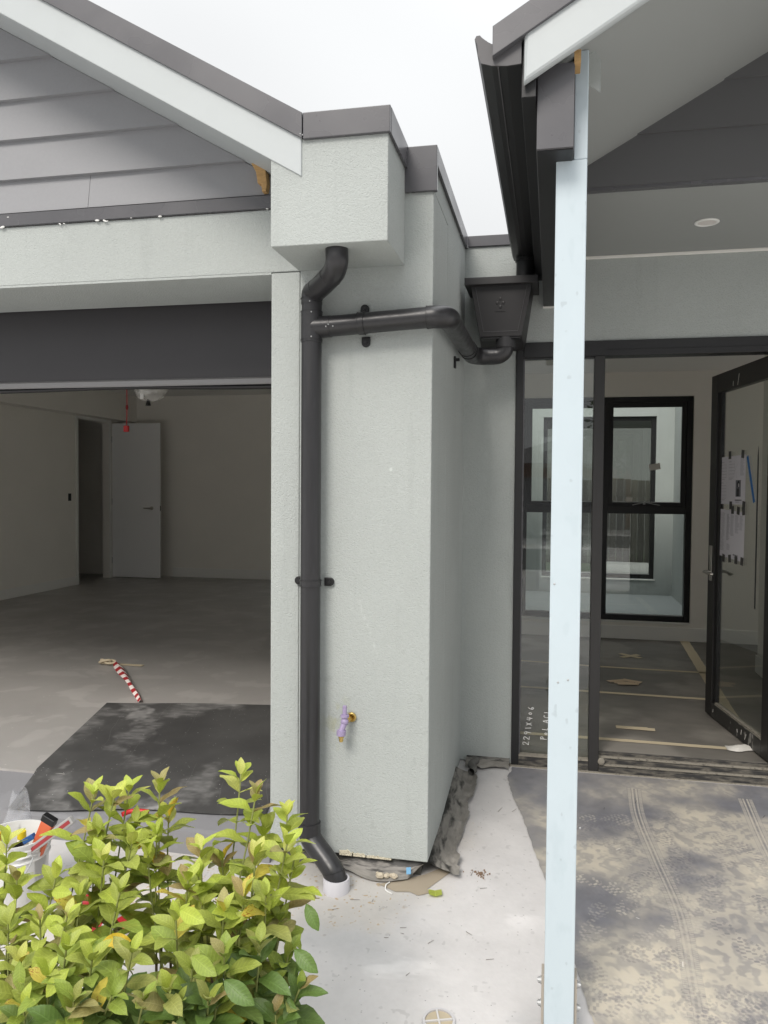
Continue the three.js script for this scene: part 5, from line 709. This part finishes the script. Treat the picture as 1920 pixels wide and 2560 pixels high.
  for (const r of Object.values(rest)) { const o = part(t, 'leaves', merge(r.g), r.m); o.userData.kind = 'stuff'; }
  console.log(label, all.length, 'leaves');
}
// [tip pixel x, y, distance plane z, age offset, nodes]
shrub('bushy shrub of bright lime and green leaves beside the foot of the downpipe', [-0.93, groundY(-1.95), -1.95], [
  [399, 1962, -2.20, 0, 8], [602, 1935, -2.30, -0.05, 9], [640, 1985, -2.22, 0, 9], [718, 2036, -2.28, 0, 7], [503, 2125, -2.12, 0.05, 8], [422, 2040, -2.24, 0.05, 8], [640, 2145, -2.06, 0.1, 9], [735, 2150, -2.15, 0.08, 6], [470, 2200, -1.98, 0.1, 9], [560, 2278, -1.90, 0.15, 8], [370, 2140, -2.06, 0.05, 9], [718, 2110, -2.12, 0.05, 8], [555, 2150, -2.2, 0.15, 8], [665, 2240, -1.98, 0.3, 8], [610, 2240, -1.95, 0.25, 9], [700, 2300, -2.05, 0.7, 6], [720, 2390, -1.98, 0.9, 5], [650, 2360, -1.88, 0.8, 7], [560, 2390, -1.80, 0.7, 8], [440, 2300, -1.84, 0.4, 9], [480, 2420, -1.76, 0.7, 8], [590, 2450, -1.82, 1.0, 7], [670, 2470, -1.92, 1.0, 5], [520, 2500, -1.72, 1.0, 7], [420, 2480, -1.70, 0.8, 7]], 21,
  [[330, 2352, -1.80, -0.95, 0.1, 0.35, 0.075, 'yellow'], [722, 2490, -1.86, 0.25, -0.6, 0.5, 0.08, 'old'], [735, 2372, -1.93, 0.8, -0.35, 0.4, 0.085, 'old'], [765, 2258, -2.0, 0.6, -0.7, 0.5, 0.075, 'old'], [560, 2450, -1.74, 0.9, -0.25, 0.4, 0.095, 'old'], [480, 2390, -1.75, 0.85, -0.1, 0.5, 0.085, 'mid'], [450, 2275, -1.82, 0.9, 0.05, 0.5, 0.085, 'young']]);
shrub('bushy shrub of yellow-green leaves in front of the white bucket', [-1.42, groundY(-1.85), -1.85], [
  [235, 1985, -2.15, 0, 9], [285, 1995, -2.12, 0.05, 8], [322, 1978, -2.2, 0.05, 8], [17, 2110, -2.05, 0, 8], [42, 2200, -2.0, 0.1, 8], [260, 2150, -2.0, 0.1, 9], [168, 2292, -1.84, 0.1, 9], [52, 2405, -1.74, 0.15, 8], [139, 2195, -2.02, 0.1, 8], [330, 2110, -2.06, 0.1, 9], [100, 2300, -1.88, 0.2, 9], [300, 2230, -1.92, 0.3, 9], [230, 2400, -1.72, 0.4, 8], [120, 2440, -1.70, 0.5, 8], [20, 2310, -1.86, 0.3, 8], [330, 2380, -1.74, 0.6, 8], [280, 2490, -1.66, 0.8, 8], [180, 2520, -1.64, 0.8, 7], [60, 2520, -1.66, 0.8, 6], [360, 2500, -1.68, 0.9, 7], [-20, 2200, -1.98, 0.2, 8], [200, 2240, -1.95, 0.5, 8]], 35,
  [[270, 2440, -1.70, -0.25, -0.9, 0.5, 0.085, 'spot'], [175, 2420, -1.70, -0.55, -0.6, 0.6, 0.08, 'young'], [50, 2400, -1.70, 0.3, -0.8, 0.5, 0.07, 'mid'], [130, 2230, -1.92, 0.9, 0.3, 0.4, 0.075, 'young']]);
{ // fallen leaf on the concrete
  const p = onGround(1088, 2237), o = solo('fallen_leaf', sheet(4, 4, (u, v) => [(u - 0.5) * 0.055, 0.003 + 0.007 * Math.abs(u - 0.5) * 2, (v - 0.5) * 0.05 * (1 - 0.3 * Math.abs(u - 0.5)), u, v]), LM.young[1], 'small folded green leaf lying on the concrete near the pier', 'leaf'); o.position.set(p.x, groundY(p.z) + 0.003, p.z); o.rotation.y = 0.2;
}
// ---------------------------------------------------------------- the other side of the street, mirrored faintly in the glass
{
  struct('road', box(-40, 40, -0.36, -0.285, 9, 15), mat(0.06, 0.06, 0.062, 0.9));
  for (const [x, m, w, label] of [[-11, mat(0.42, 0.38, 0.33, 0.9), 11, 'cream rendered house with dark hip roof across the road'], [4, mat(0.30, 0.20, 0.15, 0.9), 12, 'brown brick house with dark hip roof across the road'], [19, mat(0.45, 0.45, 0.44, 0.9), 11, 'light grey house with dark hip roof across the road']]) {
    const t = thing('street_house', label, 'house', 'houses across the road', [x, -0.29, 20]);
    part(t, 'wall', box(-w / 2, w / 2, 0, 2.7, 0, 8), m);
    const r = new THREE.ConeGeometry(1, 1, 4, 1).rotateY(Math.PI / 4).scale((w / 2 + 0.6) * 1.414, 2.3, 4.6 * 1.414); part(t, 'roof', r.translate(0, 3.85, 4), mat(0.08, 0.08, 0.085, 0.8));
    part(t, 'garage_door', box(-w / 2 + 0.6, -w / 2 + 5.2, 0, 2.2, -0.04, -0.005), mat(0.30, 0.30, 0.31, 0.6));
    for (const k of [0.08, 0.3]) { const f = part(t, 'window', box(w * k, w * k + 1.6, 0.7, 2.1, -0.06, -0.005), M.alu); part(f, 'pane', box(w * k + 0.07, w * k + 1.53, 0.77, 2.03, -0.068, -0.061), mat(0.05, 0.06, 0.07, 0.1)); }
  }
  for (const [x, z, h, r, sd, lb] of [[3.2, 17, 5.4, 2.0, 16, 'leafy street tree before the brown brick house']]) gardenTree('street_tree', lb, x, z, h, r, sd, 3600); gardenTree('street_tree', 'slim young street tree by the near kerb', 8.5, 8.2, 3.4, 1.0, 18, 1800);
}
shadow(scene);
renderer.render(scene, camera);
